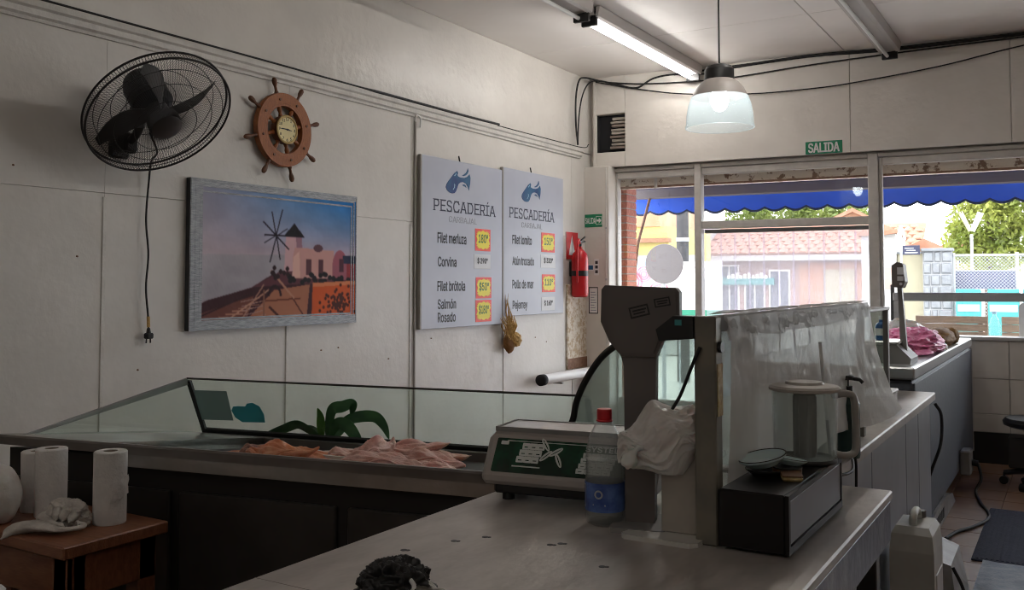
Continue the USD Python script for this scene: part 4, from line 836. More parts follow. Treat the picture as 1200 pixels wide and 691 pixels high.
# glazed screen frame with plastic film hung over it
sf = thing('screen_frame', 'metal-framed screen standing along the worktop edge', 'screen', (0, 0, 0))
part(sf, 'post', B().box(3.43, 3.478, 1.905, 1.945, .92, 1.40, .003), 'post_grey'); part(sf, 'top_bar', B().box(3.445, 3.47, 1.945, 3.56, 1.365, 1.40, .003), 'grey_mid'); part(sf, 'post', B().box(3.445, 3.47, 3.53, 3.56, .92, 1.365, .003), 'post_grey')
part(sf, 'bracket', B(prism([(3.345, 1.37), (3.352, 1.345), (3.43, 1.352), (3.43, 1.40), (3.385, 1.40)], 1.90, 1.95)), 'black_plastic'); part(sf, 'bracket_label', B().box(3.39, 3.405, 1.897, 1.899, 1.38, 1.392), 'teal')
part(sf, 'clip', B().cyl((3.478, 1.925, 1.335), (3.486, 1.925, 1.335), .012), 'black_plastic')
part(sf, 'tag', B().box(3.479, 3.481, 1.91, 1.94, 1.19, 1.30), 'ochre', label='yellowed tape on the post')
part(sf, 'glass', B().box(3.454, 3.458, 1.95, 3.53, .93, 1.366), 'glass')
cd = spline([(3.445, 1.90, 1.335), (3.425, 1.90, 1.29), (3.395, 1.915, 1.23), (3.37, 1.92, 1.19), (3.36, 1.93, 1.16)], 6)
solo('cable', 'short black cable curving from the metal post down into the bag', 'cable', B(tube(cd, .0038, 7)), 'black_rubber', smooth=True)
fm = thing('plastic_film', 'crinkled clear plastic film draped over the screen frame', 'film', (0, 0, 0))
ns, nt_ = 120, 70; P = np.zeros((nt_, ns, 3))
for i, t in enumerate(np.linspace(0, 1, nt_)):
    for j, s in enumerate(np.linspace(0, 1, ns)):
        y = 1.962+(1.60+.30*t**2.0*s)*s; z = 1.398-.40*t-.02*t*sin(s*9); 
        n = meshkit.fbm(np.array([s*9+t*1.2, t*1.4, 3.0]), 4, 7)-.5; n2 = meshkit.fbm(np.array([s*26, t*5, 1.0]), 3, 8)-.5
        x = 3.484+.008*min(1, t*8)+(.05*n+.016*n2)*min(1, .25+t*1.5)*.5+.05*t*t*s*s; P[i, j] = (max(x, 3.474), y, z)
part(fm, 'sheet', grid(P), 'film', True)
Q = np.array([[(3.482-.045*t+.003*sin(s*60), 1.962+1.60*s, 1.4055+.003*sin(s*40+t*5)-.0*t) for s in np.linspace(0, 1, 90)] for t in np.linspace(0, 1, 6)]); part(fm, 'fold_over', grid(Q), 'film', True)
P2 = np.array([[(3.4795+.004*t+.016*(meshkit.fbm(np.array([s*34, t*3, 5.]), 3, 2)-.25)*min(1, t*4), 1.955+1.62*s, 1.402-.055*t*(1+.06*sin(s*31)*sin(s*7))) for s in np.linspace(0, 1, 200)] for t in np.linspace(0, 1, 12)]); part(fm, 'folded_hem', grid(P2), 'film_crinkle', True)

cbx = thing('cash_drawer', 'long black cash box with a grey drawer front', 'cash box', (0, 0, .92))
part(cbx, 'case', B().box(3.484, 3.622, 1.893, 2.385, .006, .125, .004), 'cash_black'); part(cbx, 'drawer', B().box(3.622, 3.628, 1.905, 2.375, .024, .112, .002), 'cash_grey'); part(cbx, 'drawer_frame', B(prism(sbox(1.893, .006, 2.385, .125).difference(sbox(1.905, .022, 2.375, .114)), 3.622, 3.630, 'yz')), 'cash_black')
for y in (1.93, 2.35): part(cbx, 'foot', B().cyl((3.51, y, 0), (3.51, y, .006), .012).cyl((3.6, y, 0), (3.6, y, .006), .012), 'black_rubber')
TZ = 1.045
jg = thing('clear_jug', 'clear lidded plastic jug with a beige handle on the cash box', 'jug', (3.566, 2.288, TZ), 36)
part(jg, 'jar', lathe([(0, .0), (.066, .0), (.071, .006), (.073, .02), (.0755, .168), (.073, .168), (.0705, .02), (.066, .006), (0, .005)], 48), 'jar_plastic', 40)
part(jg, 'core', lathe([(0, .012), (.024, .012), (.026, .16), (0, .16)], 24), 'grey_dark', 30); part(jg, 'filter_rib', B(*[cbox(-.003+.0*k, .003, -.0275, -.024, .02, .155).apply_transform(rot([0, 0, 1], 60*k)) for k in range(6)]), 'grey_dark')
part(jg, 'lid', lathe([(0, .171), (.078, .168), (.083, .170), (.084, .176), (.078, .181), (.045, .184), (.043, .190), (.0, .192)], 48), 'beige_plastic', 30)
hp = spline([(.070, 0, .155), (.10, 0, .16), (.122, 0, .150), (.126, 0, .10), (.126, 0, .035), (.118, 0, .016), (.095, 0, .012), (.07, 0, .018)], 8); m = tube(hp, 1, 14); c = np.repeat(hp, 14, 0); v = m.vertices.copy(); d = v[:len(c)]-c; tt = np.gradient(hp, axis=0); d[:, 1] *= .011; d[:, [0, 2]] *= .0085; v[:len(c)] = c+d; m.vertices = v
part(jg, 'handle', m, 'handle_plastic', True); part(jg, 'base_ring', lathe([(.071, -.0), (.074, .002), (.074, .010), (.071, .012)], 40), 'black_plastic', True)

def dish(label, x, y, z, r, h, m, tx=0, ty=0, rz=0):
    t = thing('small_dish', label, 'dish', (x, y, z), rz); g = lathe([(0, 0), (r*.6, 0), (r, h*.8), (r*1.01, h), (r*.95, h), (r*.58, h*.25), (0, h*.2)], 36); g.apply_transform(rot([1, 0, 0], tx)); g.apply_transform(rot([0, 1, 0], ty)); part(t, 'dish', g, m, 30)
    rm = trimesh.creation.revolve(np.array([(r*.985, h*.97), (r*1.03, h*.99), (r*1.03, h*1.08), (r*.985, h*1.06), (r*.985, h*.97)]), sections=36); rm.apply_transform(rot([1, 0, 0], tx)); rm.apply_transform(rot([0, 1, 0], ty)); part(t, 'rim', rm, 'dish_dark', True); return t
dish('lowest black dish of the pile on the cash box', 3.528, 2.075, TZ, .040, .014, 'dish_dark')
dish('pale teal dish leaning on top of the black one', 3.530, 2.068, TZ+.024, .052, .020, 'dish_teal', 8, -10)
dish('second teal dish tucked behind, next to the jug', 3.568, 2.135, TZ+.018, .038, .014, 'dish_teal', -6, 6)
bw = thing('brown_tin', 'low round brown tin under the second teal dish', 'tin', (3.568, 2.115, TZ)); part(bw, 'tin', lathe([(0, 0), (.030, 0), (.032, .003), (.032, .012), (.030, .014), (0, .014)], 28), 'brown_stuff', 30); part(bw, 'lid', lathe([(0, .0145), (.033, .0145), (.033, .017), (0, .0175)], 28), 'dish_dark', 30)
oc = thing('sponge', 'flat yellowish sponge at the edge of the cash box', 'sponge', (3.592, 2.06, TZ), 20); m = cbox(-.022, .022, -.03, .03, 0, .010, .004); part(oc, 'pad', m, 'ochre'); part(oc, 'scourer', cbox(-.022, .022, -.03, .03, .010, .013, .001), 'brown_stuff')

st = thing('thin_stick', 'thin white stick with a dark tip leaning against the film', 'stick', (3.575, 2.45, .92)); part(st, 'shaft', B(tube([(0, .03, .20), (-.008, .0, .40)], .0045, 8)), 'white', True); part(st, 'tip', B(tube([(.008, .06, .0), (0, .03, .20)], .0042, 8)), 'ink')
sp = thing('soap_pump', 'dark green pump bottle standing behind the jug', 'bottle', (3.50, 3.10, .92)); part(sp, 'bottle', lathe([(0, 0), (.035, 0), (.037, .01), (.037, .17), (.025, .19), (.014, .195), (.014, .205), (0, .205)], 28), 'pump_green', 30)
part(sp, 'pump', B().cyl((0, 0, .20), (0, 0, .225), .016).cyl((0, 0, .225), (0, 0, .245), .006).cyl((0, 0, .245), (0, 0, .258), .024, .02), 'black_plastic'); part(sp, 'nozzle', B(tube([(0, 0, .25), (.04, -.01, .247), (.05, -.012, .238)], .006, 8)), 'black_plastic')

hp_ = thing('bundle', 'dark crumpled bundle at the near edge of the worktop', 'bundle', (3.145, 1.262, .92), 31)
m = blob((.046, .036, .040), .6, 2.2, 41, 5, -.02, True); m.apply_translation((-.008, .02, .024)); part(hp_, 'black_plastic_wrap', m, 'black_plastic', True)
m = blob((.05, .03, .018), .25, 2.2, 44, 4, -.010); m.apply_translation((-.055, .0, .010)); part(hp_, 'brown_paper', m, 'brown_stuff', True)
m = blob((.055, .03, .026), .3, 2.2, 47, 4, -.014); m.apply_transform(rot([0, 1, 0], 14)); m.apply_translation((.045, .0, .018)); part(hp_, 'green_paper', m, 'post_grey', True); part(hp_, 'white_tie', B(tube(spline([(.016, -.008, .058), (.026, -.016, .045), (.018, -.026, .03), (.026, -.03, .012)], 5), .004, 7)), 'white', True)

# ------------------------------------------------------------------ second display case with curved glass, behind the worktop
c2 = thing('curved_display_case', 'second display case with a black-edged curved end glass', 'display case')
part(c2, 'body', B().box(2.66, 3.46, 2.76, 5.12, .10, .88), 'panel_blue'); part(c2, 'plinth', B().box(2.68, 3.42, 2.80, 5.08, 0, .10), 'case_body')
part(c2, 'counter_top', B().box(2.645, 3.51, 2.73, 5.16, .88, .92, .005), 'worksteel')
for a, b in ((2.78, 3.55), (3.56, 4.33), (4.34, 4.70), (4.71, 5.11)): part(c2, 'side_panel', B().box(3.46, 3.488, a, b, .14, .872, .004), 'panel_blue')
ARC = spline([(2.668, .92), (2.672, .98), (2.689, 1.024), (2.702, 1.081), (2.737, 1.153), (2.79, 1.225), (2.845, 1.269), (2.896, 1.297), (2.97, 1.318), (3.06, 1.33), (3.16, 1.335)], 5)
P = np.array([[(x, y, z) for y in (2.79, 3.9, 5.10)] for x, z in ARC]); part(c2, 'curved_glass', thick(P, .006, (-.6, 0, .6)), 'dirty_glass', True)
part(c2, 'end_glass', prism([tuple(q) for q in ARC]+[(3.30, 1.335), (3.30, .92)], 2.775, 2.781), 'dirty_glass')
part(c2, 'edge_trim', B(tube([(x, 2.775, z) for x, z in ARC], .0115, 8)), 'black_rubber', True)
part(c2, 'end_glass', prism([tuple(q) for q in ARC]+[(3.30, 1.335), (3.30, .92)], 5.10, 5.106), 'case_glass'); part(c2, 'top_rail', B().box(3.14, 3.31, 2.78, 5.10, 1.335, 1.35, .003), 'grey_mid'); part(c2, 'rear_post', B().box(3.28, 3.305, 5.06, 5.10, .92, 1.335, .003), 'grey_mid')
tb = thing('plastic_tub', 'small white plastic tub on the second counter by the film', 'tub', (3.40, 4.12, .92)); part(tb, 'body', B().box(-.05, .06, -.09, .20, 0, .085, .008), 'white'); part(tb, 'lid', B().box(-.055, .065, -.095, .205, .086, .098, .004), 'tray_white')
part(tb, 'rim', B().box(-.053, .063, -.093, .203, .078, .084, .002), 'grey_light')
cb2 = spline([(3.505, 5.18, .86), (3.53, 5.20, .80), (3.525, 5.20, .66), (3.48, 5.20, .52), (3.45, 5.19, .40), (3.48, 5.19, .18), (3.50, 5.15, .03)], 7)
solo('cable', 'black cable hanging in the gap between counter and freezer', 'cable', B(tube(cb2, .008, 7)), 'black_rubber', smooth=True)
cb3 = spline([(3.53, 2.70, .93), (3.56, 2.85, .925), (3.52, 3.05, .935), (3.515, 3.14, .90), (3.512, 3.15, .75), (3.515, 3.14, .5), (3.51, 3.13, .2)], 7)
solo('cable', 'thin black cable dropping over the counter edge behind the jug', 'cable', B(tube(cb3, .0045, 7)), 'black_rubber', smooth=True)

# chest freezer with a scale and bags on it
fz = thing('chest_freezer', 'dark grey chest freezer with a light metal top', 'freezer')
part(fz, 'body', B().box(2.45, 3.385, 5.28, 8.36, .13, .955, .012), 'freezer_grey'); part(fz, 'top', B().box(2.44, 3.40, 5.265, 8.375, .965, 1.03, .008), 'freezer_top'); part(fz, 'lid_seal', B().box(2.46, 3.38, 5.285, 8.355, .955, .966), 'black_rubber'); part(fz, 'front_face', B().box(3.385, 3.397, 5.29, 8.35, .15, .945, .003), 'freezer_grey')
part(fz, 'base', B().box(2.55, 3.24, 5.4, 8.3, 0, .13), 'case_body'); part(fz, 'edge_trim', B().box(3.384, 3.402, 8.345, 8.362, .13, .955, .002), 'grey_light')
m = prism([(5.75, 0), (5.75, .10), (6.0, .13), (6.5, .13), (6.85, .08), (7.0, .0)], 3.24, 3.40, 'yz'); part(fz, 'compressor_cover', m, 'skirt'); part(fz, 'vent_slot', B(*[cbox(3.40, 3.402, 6.0+.08*i, 6.05+.08*i, .03, .09) for i in range(5)]), 'black_rubber')
bs = thing('bench_scale', 'grey column scale standing on the chest freezer', 'scale', (3.21, 5.60, 1.03))
part(bs, 'body', B(prism([(-.125, .012), (-.10, .10), (.07, .105), (.145, .03), (.14, .0), (-.12, .0)], -.13, .13)), 'grey_mid'); part(bs, 'platter', B().box(-.125, .085, -.14, .14, .108, .122, .004), 'steel')
part(bs, 'column', B(prism([(.075, .06), (.11, .06), (.085, .44), (.065, .44)], -.02, .02)), 'grey_mid'); part(bs, 'display_head', trimesh.convex.convex_hull(np.array([(x, y, z) for x, z in ((.042, .42), (.04, .54), (.07, .56), (.10, .545), (.11, .45), (.095, .415)) for y in (-.055, .055)])), 'grey_dark')
part(bs, 'display', B().box(.07, .104, -.057, -.055, .49, .53).box(.07, .102, -.057, -.055, .455, .48), 'tag_white'); part(bs, 'display_button', B().cyl((.088, -.058, .437), (.088, -.055, .437), .008), 'tag_white')
for x in (-.09, .10):
    for y in (-.10, .10): part(bs, 'foot', B().cyl((x, y, -.0), (x, y, .012), .015), 'black_rubber')
bb = thing('spray_bottle', 'blue sanitizer bottle standing on the bench scale platter', 'bottle', (3.185, 5.585, 1.153)); part(bb, 'bottle', lathe([(0, 0), (.03, 0), (.032, .006), (.032, .075), (.028, .088), (.012, .10), (.011, .115), (0, .115)], 24), 'blue_liquid', 30); part(bb, 'label', lathe([(.0325, .025), (.0325, .065)], 24), 'tag_white', True); part(bb, 'cap', B().cyl((0, 0, .113), (0, 0, .135), .013), 'white', True); part(bb, 'nozzle', B(tube([(0, 0, .13), (0, 0, .175)], .004, 8)), 'glass_haze' if False else 'white')
pkb = thing('carrier_bag', 'pink plastic carrier bag lying on the chest freezer', 'bag', (3.21, 6.55, 1.03)); m = blob((.15, .26, .085), .35, 1.8, 51, 5, -.055, True); m.apply_translation((0, 0, .055)); part(pkb, 'bag', m, 'pink_bag', True); part(pkb, 'handle', strip([(.05, -.15, .04), (.10, -.28, .02), (.12, -.40, .012), (.08, -.5, .01)], .05, .012, 5), 'pink_bag', True)
wbg = thing('carrier_bag', 'white plastic bag lying behind the pink one', 'bag', (3.08, 7.06, 1.03)); m = blob((.14, .2, .10), .3, 2, 55, 4, -.06, True); m.apply_translation((0, 0, .06)); part(wbg, 'bag', m, 'bag_white', True); part(wbg, 'knot', blob((.03, .03, .04), .3, 2, 3, 3).apply_translation((-.03, -.05, .16)), 'bag_white', True)
br = thing('bread_loaf', 'round brown loaf of bread on the freezer beside the pink bag', 'bread', (3.28, 7.35, 1.03)); m = blob((.10, .24, .075), .2, 1.6, 61, 4, -.05); m.apply_translation((0, 0, .05)); part(br, 'loaf', m, 'bread', True); part(br, 'crust_end', blob((.06, .07, .06), .2, 2, 62, 3).apply_translation((.05, .20, .055)), 'bread', True)
wp = thing('napkin', 'crumpled white napkin at the freezer edge in front of the bread', 'napkin', (3.33, 6.75, 1.03)); m = blob((.05, .10, .03), .4, 2.5, 65, 4, -.02, True); m.apply_translation((0, 0, .02)); part(wp, 'paper', m, 'bag_white', True)

# things on the floor at the right
jr = thing('jerrycan', 'off-white plastic jerrycan standing beside the second counter', 'jerrycan', (3.60, 3.78, 0))
part(jr, 'body', trimesh.convex.convex_hull(np.array([(x*s_, y*s_, z) for z, s_ in ((0, .92), (.02, 1), (.50, 1), (.56, .92), (.585, .75)) for x in (-.075, .075) for y in (-.12, .12)])), 'jerry'); part(jr, 'handle', B(tube(spline([(.0, -.06, .575), (.0, -.06, .615), (0, .0, .625), (0, .05, .61), (0, .05, .57)], 6), .014, 10)), 'jerry', True); part(jr, 'cap', B().cyl((0, .085, .57), (0, .085, .61), .025), 'grey_dark')
part(jr, 'side_recess', B().box(.073, .079, -.08, .08, .12, .42, .003), 'grey_light')
pn = thing('motor_cover', 'grey-white pump housing on the floor beyond the jerrycan', 'pump', (3.57, 4.55, 0)); part(pn, 'housing', trimesh.convex.convex_hull(np.array([(x, y, z) for x, y, z in ((-.05, -.3, 0), (.13, -.3, 0), (-.05, .3, 0), (.11, .3, 0), (-.05, -.28, .34), (.09, -.26, .30), (-.05, .28, .30), (.07, .26, .26), (.13, 0, .16))])), 'skirt'); part(pn, 'cable', B(tube(spline([(.10, -.28, .30), (.14, -.30, .22), (.15, -.28, .10), (.16, -.1, .02)], 6), .007, 7)), 'black_rubber', True)
bxp = thing('socket_box', 'whitish socket box hanging from the far foot of the freezer', 'socket', (3.43, 7.4, .12)); part(bxp, 'box', B().box(-.03, .04, -.09, .09, 0, .17, .01), 'skirt'); part(bxp, 'plug', B().cyl((.04, 0, .08), (.08, 0, .075), .022), 'black_rubber')
p = spline([(3.51, 7.4, .195), (3.53, 7.35, .10), (3.50, 7.30, .02), (3.56, 6.95, .012), (3.62, 6.70, .012), (3.63, 6.5, .012), (3.57, 6.27, .012), (3.50, 6.1, .012), (3.46, 5.9, .012)], 8)
solo('cable', 'black power cable lying on the floor beside the freezer', 'cable', B(tube(p, .010, 7)), 'black_rubber', smooth=True)
mt_ = thing('floor_mat', 'navy blue ribbed mat on the floor of the aisle', 'mat', (3.62, 5.55, 0)); part(mt_, 'mat', B().box(.0, 1.0, 0, 1.30, 0, .012, .004), 'mat_navy'); part(mt_, 'rib', B(*[cbox(.02+.024*i, .034+.024*i, .02, 1.28, .012, .015) for i in range(40)]), 'mat_navy')
rb = thing('floor_cloth', 'pale blue floor cloth lying in front of the navy mat', 'cloth', (3.68, 4.85, 0)); P = np.array([[(x, y, .006+.016*meshkit.fbm(np.array([x*7, y*7, 2.]), 4, 9)) for y in np.linspace(0, .66, 60)] for x in np.linspace(0, .8, 60)]); part(rb, 'cloth', thick(P[:, ::-1], .006, (0, 0, 1)), 'rag_blue', True)
ch = thing('swivel_stool', 'black swivel stool on castors in front of the tiled wall', 'stool', (3.885, 7.75, 0))
part(ch, 'seat', lathe([(0, .43), (.20, .43), (.235, .445), (.24, .47), (.22, .495), (0, .505)], 36), 'black_plastic', 40); part(ch, 'gas_lift', B().cyl((0, 0, .10), (0, 0, .43), .026), 'dark_steel')
for k in range(5):
    a = 2*pi*k/5+.5; part(ch, 'spoke', B(tube([(0, 0, .13), (.24*cos(a), .24*sin(a), .085)], [.028, .018], 10)), 'black_plastic'); part(ch, 'castor', B(tube([(.24*cos(a)-.02*sin(a), .24*sin(a)+.02*cos(a), .03), (.24*cos(a)+.02*sin(a), .24*sin(a)-.02*cos(a), .03)], .03, 14), tube([(.24*cos(a), .24*sin(a), .05), (.24*cos(a), .24*sin(a), .085)], .008, 8)), 'black_plastic')
part(ch, 'tool_box', B().box(-.2, .02, -.10, .10, .14, .36, .01), 'case_body')

# ------------------------------------------------------------------ outside
so_ = setting('street', 'pale sunlit street outside the shop', 'street', O, FR); part(so_, 'ground', B().box(-60, 60, .26, 80, -.15, -.02), 'street')
part(so_, 'sidewalk', B().box(-8, 10, .26, 3.2, -.02, .0), 'street')
bp = front('brick_pier', 'red brick pier outside the left window', 'pier', 0, .28); part(bp, 'core', B().box(-.13, .25, .01, .28, 0, 2.62), 'mortar')
for r_ in range(35):
    z = .02+.074*r_; off = .11*(r_ % 2)
    for a in (-.14, .11 if r_ % 2 == 0 else .0):
        b = a+.236 if a < 0 and r_ % 2 == 0 else .26
        if a < 0 and r_ % 2: b = -.012
        part(bp, 'brick', B().box(a, min(b, .26), float(rng.uniform(-.003, .003)), .28, z, z+.062, .004), 'brick')
pbm = front('shutter_beam', 'rusty beam with peeling paint just outside the shop window', 'beam', .26, .12); part(pbm, 'beam', B().box(0, 7.2, -.03, .05, 2.41, 2.512, .004), 'peeling'); part(pbm, 'lip', B().box(0, 7.2, -.035, -.03, 2.41, 2.43, .002), 'rust'); part(pbm, 'bracket', B().box(.36, .39, -.045, -.03, 2.40, 2.52, .003), 'frame_paint')
aw = front('awning', 'blue shop awning with a scalloped edge', 'awning', 0, 0)
part(aw, 'front_bar', B().box(-.06, 7.4, 1.17, 1.25, 2.405, 2.52, .012), 'awning_bar'); part(aw, 'canopy', B(prism([(.28, 2.90), (1.25, 2.525), (1.25, 2.53), (.28, 2.905)], -.06, 7.4, 'yz')), 'awning_blue')
sc_w = .2115; n_s = 35; x = np.linspace(0, n_s*sc_w, n_s*10+1)-.06
low = 2.262-.038*np.abs(np.sin(pi*(x+.06)/sc_w)); 
part(aw, 'valance', prism([(-.06, 2.44)]+list(zip(x, low+.022))+[(x[-1], 2.44)], 1.295, 1.299), 'awning_blue'); part(aw, 'valance_trim', prism(Polygon(list(zip(x, low+.022))+list(zip(x[::-1], low[::-1]))).buffer(.0004), 1.294, 1.300), 'awning_trim')
part(aw, 'arm', B(tube([(.06, .3, 2.60), (.10, .9, 1.80), (.105, 1.0, .9)], .011, 8)), 'rust'); part(aw, 'arm', B(tube([(.185, 1.2, 2.42), (.15, .9, 1.9), (.125, .8, 1.35), (.115, .75, .7)], .016, 8)), 'rust')
rs = front('traffic_sign', 'round traffic sign seen from its grey back', 'traffic sign', -.09, 2.5); part(rs, 'disc', lathe([(0, -.006), (.243, -.006), (.247, 0), (.243, .006), (0, .006)], 48).apply_transform(rot([1, 0, 0], 90)).apply_translation((0, 0, 1.714)), 'sign_back', 30); part(rs, 'post', B().cyl((-.02, .03, 0), (-.02, .03, 1.95), .028), 'wire_grey', True); part(rs, 'clamp', B().box(-.07, .03, .0, .06, 1.62, 1.66, .004).box(-.07, .03, .0, .06, 1.80, 1.84, .004), 'wire_grey')
upo = front('utility_pole', 'thick grey street pole beyond the traffic sign', 'pole', -.63, 5.0); part(upo, 'shaft', B().cyl((0, 0, 0), (0, 0, 6.5), .095, .085, 20), 'pole_grey', True); part(upo, 'band', B().cyl((0, 0, 2.1), (0, 0, 2.16), .10, n=20), 'wire_grey', True)
bn = front('street_banner', 'white banner with an oval emblem and green foot outside', 'banner', -.25, 3.5); part(bn, 'sheet', B().box(0, .62, -.006, .006, .80, 1.76, .004), 'white'); part(bn, 'green_band', B().box(.01, .61, -.008, -.006, .92, 1.12), 'poster_green')
part(bn, 'emblem', B(prism(AF.scale(Point(.31, 1.56).buffer(1, 24), .10, .16, origin=(.31, 1.56)).difference(AF.scale(Point(.31, 1.56).buffer(1, 24), .092, .15, origin=(.31, 1.56))), -.0075, -.006)), 'ink_grey')
part(bn, 'small_print', B(*[cbox(.05+.055*i, .05+.055*i+.035+.008*(i % 2), -.0075, -.006, 1.30-.085*r_, 1.335-.085*r_) for i in range(10-r_) for r_ in range(2)]), 'ink_grey')
for x in (.03, .59): part(bn, 'post', B().cyl((x, .02, 0), (x, .02, 1.78), .012), 'wire_grey')

def windows(t, rects, y, m='window_dark', fr='white'):
    for x0, x1, z0, z1 in rects:
        w = part(t, 'window', B(prism(sbox(x0, z0, x1, z1).difference(sbox(x0+.06, z0+.06, x1-.06, z1-.06)), y-.05, y+.02), cbox((x0+x1)/2-.025, (x0+x1)/2+.025, y-.03, y, z0, z1)), fr); part(w, 'pane', B().box(x0+.05, x1-.05, y-.015, y-.005, z0+.05, z1-.05), m)
h1 = front('tiled_house', 'long low house with an orange tiled roof across the street', 'house', 0, 28)
part(h1, 'wall', B().box(-6.8, .95, 0, 6, 0, 2.66), 'stucco_pink'); part(h1, 'fascia', B().box(-6.9, 1.1, -.55, -.45, 2.33, 2.62, .02), 'stucco_white'); part(h1, 'eaves', B().box(-6.9, 1.1, -.5, 0, 2.52, 2.62), 'awning_bar')
part(h1, 'roof', B(prism([(-.6, 2.60), (2.6, 3.82), (2.6, 3.67), (-.5, 2.50)], -6.9, 1.1, 'yz')), 'roof_tile')
g = B()
for r_ in range(7):
    y0 = -.62+.42*r_; z0 = 2.615+.1598*r_
    for c_ in range(21): x = -6.85+.37*c_+.18*(r_ % 2); q = prism([(x, z0), (x+.06, z0+.055), (x+.28, z0+.055), (x+.345, z0)], y0, y0+.46); q.vertices[:, 2] += (q.vertices[:, 1]-y0)*.34; g.add(q)
part(h1, 'roof_tiles', g, 'roof_tile', kind='stuff')
part(h1, 'roof_vent', B().box(-2.75, -2.45, 1.3, 1.6, 3.05, 3.42), 'brick')
part(h1, 'orange_wall_panel', B().box(-3.2, -.9, -.05, .02, 0, 2.25), 'stucco_orange', label='orange rendered panel'); part(h1, 'white_shutter', B().box(-2.3, -1.2, -.09, -.04, .0, 2.0), 'stucco_cream')
windows(h1, [(-6.3, -5.5, .3, 2.2), (-5.3, -4.5, .3, 1.5), (-4.35, -3.55, .3, 2.0)], 0)
part(h1, 'shop_sign', B().box(-6.1, -4.1, -.3, -.15, 1.42, 1.68), 'teal'); part(h1, 'shop_sign_text', B(*[cbox(-5.9+.16*i, -5.78+.16*i, -.33, -.30, 1.66, 1.78+.05*(i % 3)) for i in range(10)]), 'white')
h2 = front('gabled_house', 'orange-gabled house rising behind the tiled roof', 'house', -2.9, 40); part(h2, 'wall', B(prism([(-1, 0), (1, 0), (1, 4.5), (.1, 5.0), (-1, 4.5)], 0, 5)), 'stucco_orange'); part(h2, 'roof', B(prism([(-1.15, 4.45), (.1, 5.0), (1.15, 4.45), (1.15, 4.6), (.1, 5.2), (-1.15, 4.6)], -.3, 5.2)), 'roof_tile'); windows(h2, [(-.4, .4, 3.5, 4.2)], 0)
h3 = front('yellow_building', 'yellow and orange building seen beyond the left window', 'building', -7.3, 20); part(h3, 'wall', B().box(-3, 1.5, 0, 5, 0, 3.3), 'stucco_yellow'); part(h3, 'upper_wall', B().box(-3, 1.28, -.06, 4.9, 3.3, 5.6), 'stucco_orange'); part(h3, 'ledge', B().box(-3, 1.6, -.25, .1, 2.78, 2.92), 'rust'); windows(h3, [(-.2, .7, 1.0, 2.3)], 0)
h4 = front('white_building', 'plain white building behind the street pole', 'building', -8.2, 27); part(h4, 'wall', B().box(-.3, 1.1, 0, 5, 0, 6.4), 'stucco_white'); part(h4, 'parapet', B().box(-.35, 1.15, -.08, 5, 6.4, 6.6), 'stucco_white'); part(h4, 'fence_spikes', B(*[tube([(-.25+.12*i, -.1, 2.5), (-.25+.12*i, -.1, 3.0)], .012, 4) for i in range(11)]), 'wire_grey'); windows(h4, [(.1, .7, 3.6, 4.6)], 0)
mu = front('mural_wall', 'low wall painted with pale pink wheels beside the brick pier', 'wall', -3.45, 10); part(mu, 'wall', B().box(-.6, 1.6, 0, .2, 0, 2.05), 'stucco_white')
g = B()
for cx, cz, r in ((.15, 1.50, .24), (.42, 1.66, .17), (.2, 1.05, .26), (.75, 1.3, .22)):
    for f_ in (1, .72, .45): g.add(prism(Point(cx, cz).buffer(r*f_).difference(Point(cx, cz).buffer(r*f_-.035)), -.006, 0))
part(mu, 'painted_wheels', g, 'mural'); part(mu, 'painted_panel', B().box(.1, .62, -.005, 0, 1.78, 2.0), 'fish_pale')
# right side
h5 = front('white_kiosk', 'small white kiosk with a red shutter right of the doorway', 'kiosk', 1.25, 12); part(h5, 'wall', B().box(.10, .46, 0, 1.5, 0, 2.5), 'stucco_white'); part(h5, 'roof', B(prism([(.06, 2.44), (.5, 2.5), (.5, 2.58), (.06, 2.52)], -.2, 1.6)), 'roof_tile'); part(h5, 'shutter', B().box(.14, .42, -.03, 0, 1.36, 1.80), 'stucco_pink'); part(h5, 'sign_lines', B(*[cbox(.16+.13*(i % 2), .24+.13*(i % 2), -.02, 0, 2.02+.11*(i//2), 2.06+.11*(i//2)) for i in range(6)]), 'ink_grey')
ys_ = front('yellow_wall', 'pale yellow rendered wall under the blue street sign', 'wall', 1.72, 12.2); part(ys_, 'wall', B().box(0, .55, 0, .3, 0, 2.08), 'stucco_cream'); part(ys_, 'coping', B().box(-.02, .56, -.03, .33, 2.08, 2.12), 'stone')
sw = front('stone_wall', 'grey stone wall between the yellow wall and the fence', 'wall', 2.22, 11.9); part(sw, 'core', B().box(0, .54, .03, .3, 0, 2.12), 'stone_joint')
for r_ in range(9):
    x = 0.0; z = .02+.235*r_
    while x < .53:
        w = float(rng.uniform(.12, .24)); x1 = min(.54, x+w)
        if x1 < .54 and .54-x1 < .07: x1 = .54
        m = trimesh.convex.convex_hull(np.array([(x+.012, .03, z), (x1-.012, .03, z), (x+.01, .03, z+.21), (x1-.014, .03, z+.215), (x+.03, float(rng.uniform(-.015, 0)), z+.03), (x1-.035, -.008, z+.025), (x+.03, -.01, z+.185), (x1-.03, float(rng.uniform(-.015, 0)), z+.18)])); part(sw, 'stone', m, 'stone'); x = x1
part(sw, 'coping', B().box(-.03, .57, -.04, .34, 2.12, 2.18, .01), 'stone')
fe = front('chain_link_fence', 'chain-link fence in front of the tree', 'fence', 2.78, 12)
part(fe, 'top_rail', B().cyl((0, 0, 2.03), (3.2, 0, 2.03), .022), 'wire_grey', True)
for x in (.0, 1.12, 2.3, 3.2): part(fe, 'post', B().cyl((x, .03, 0), (x, .03, 2.08), .03), 'wire_grey', True)
g = B(); hh = 1.2; 
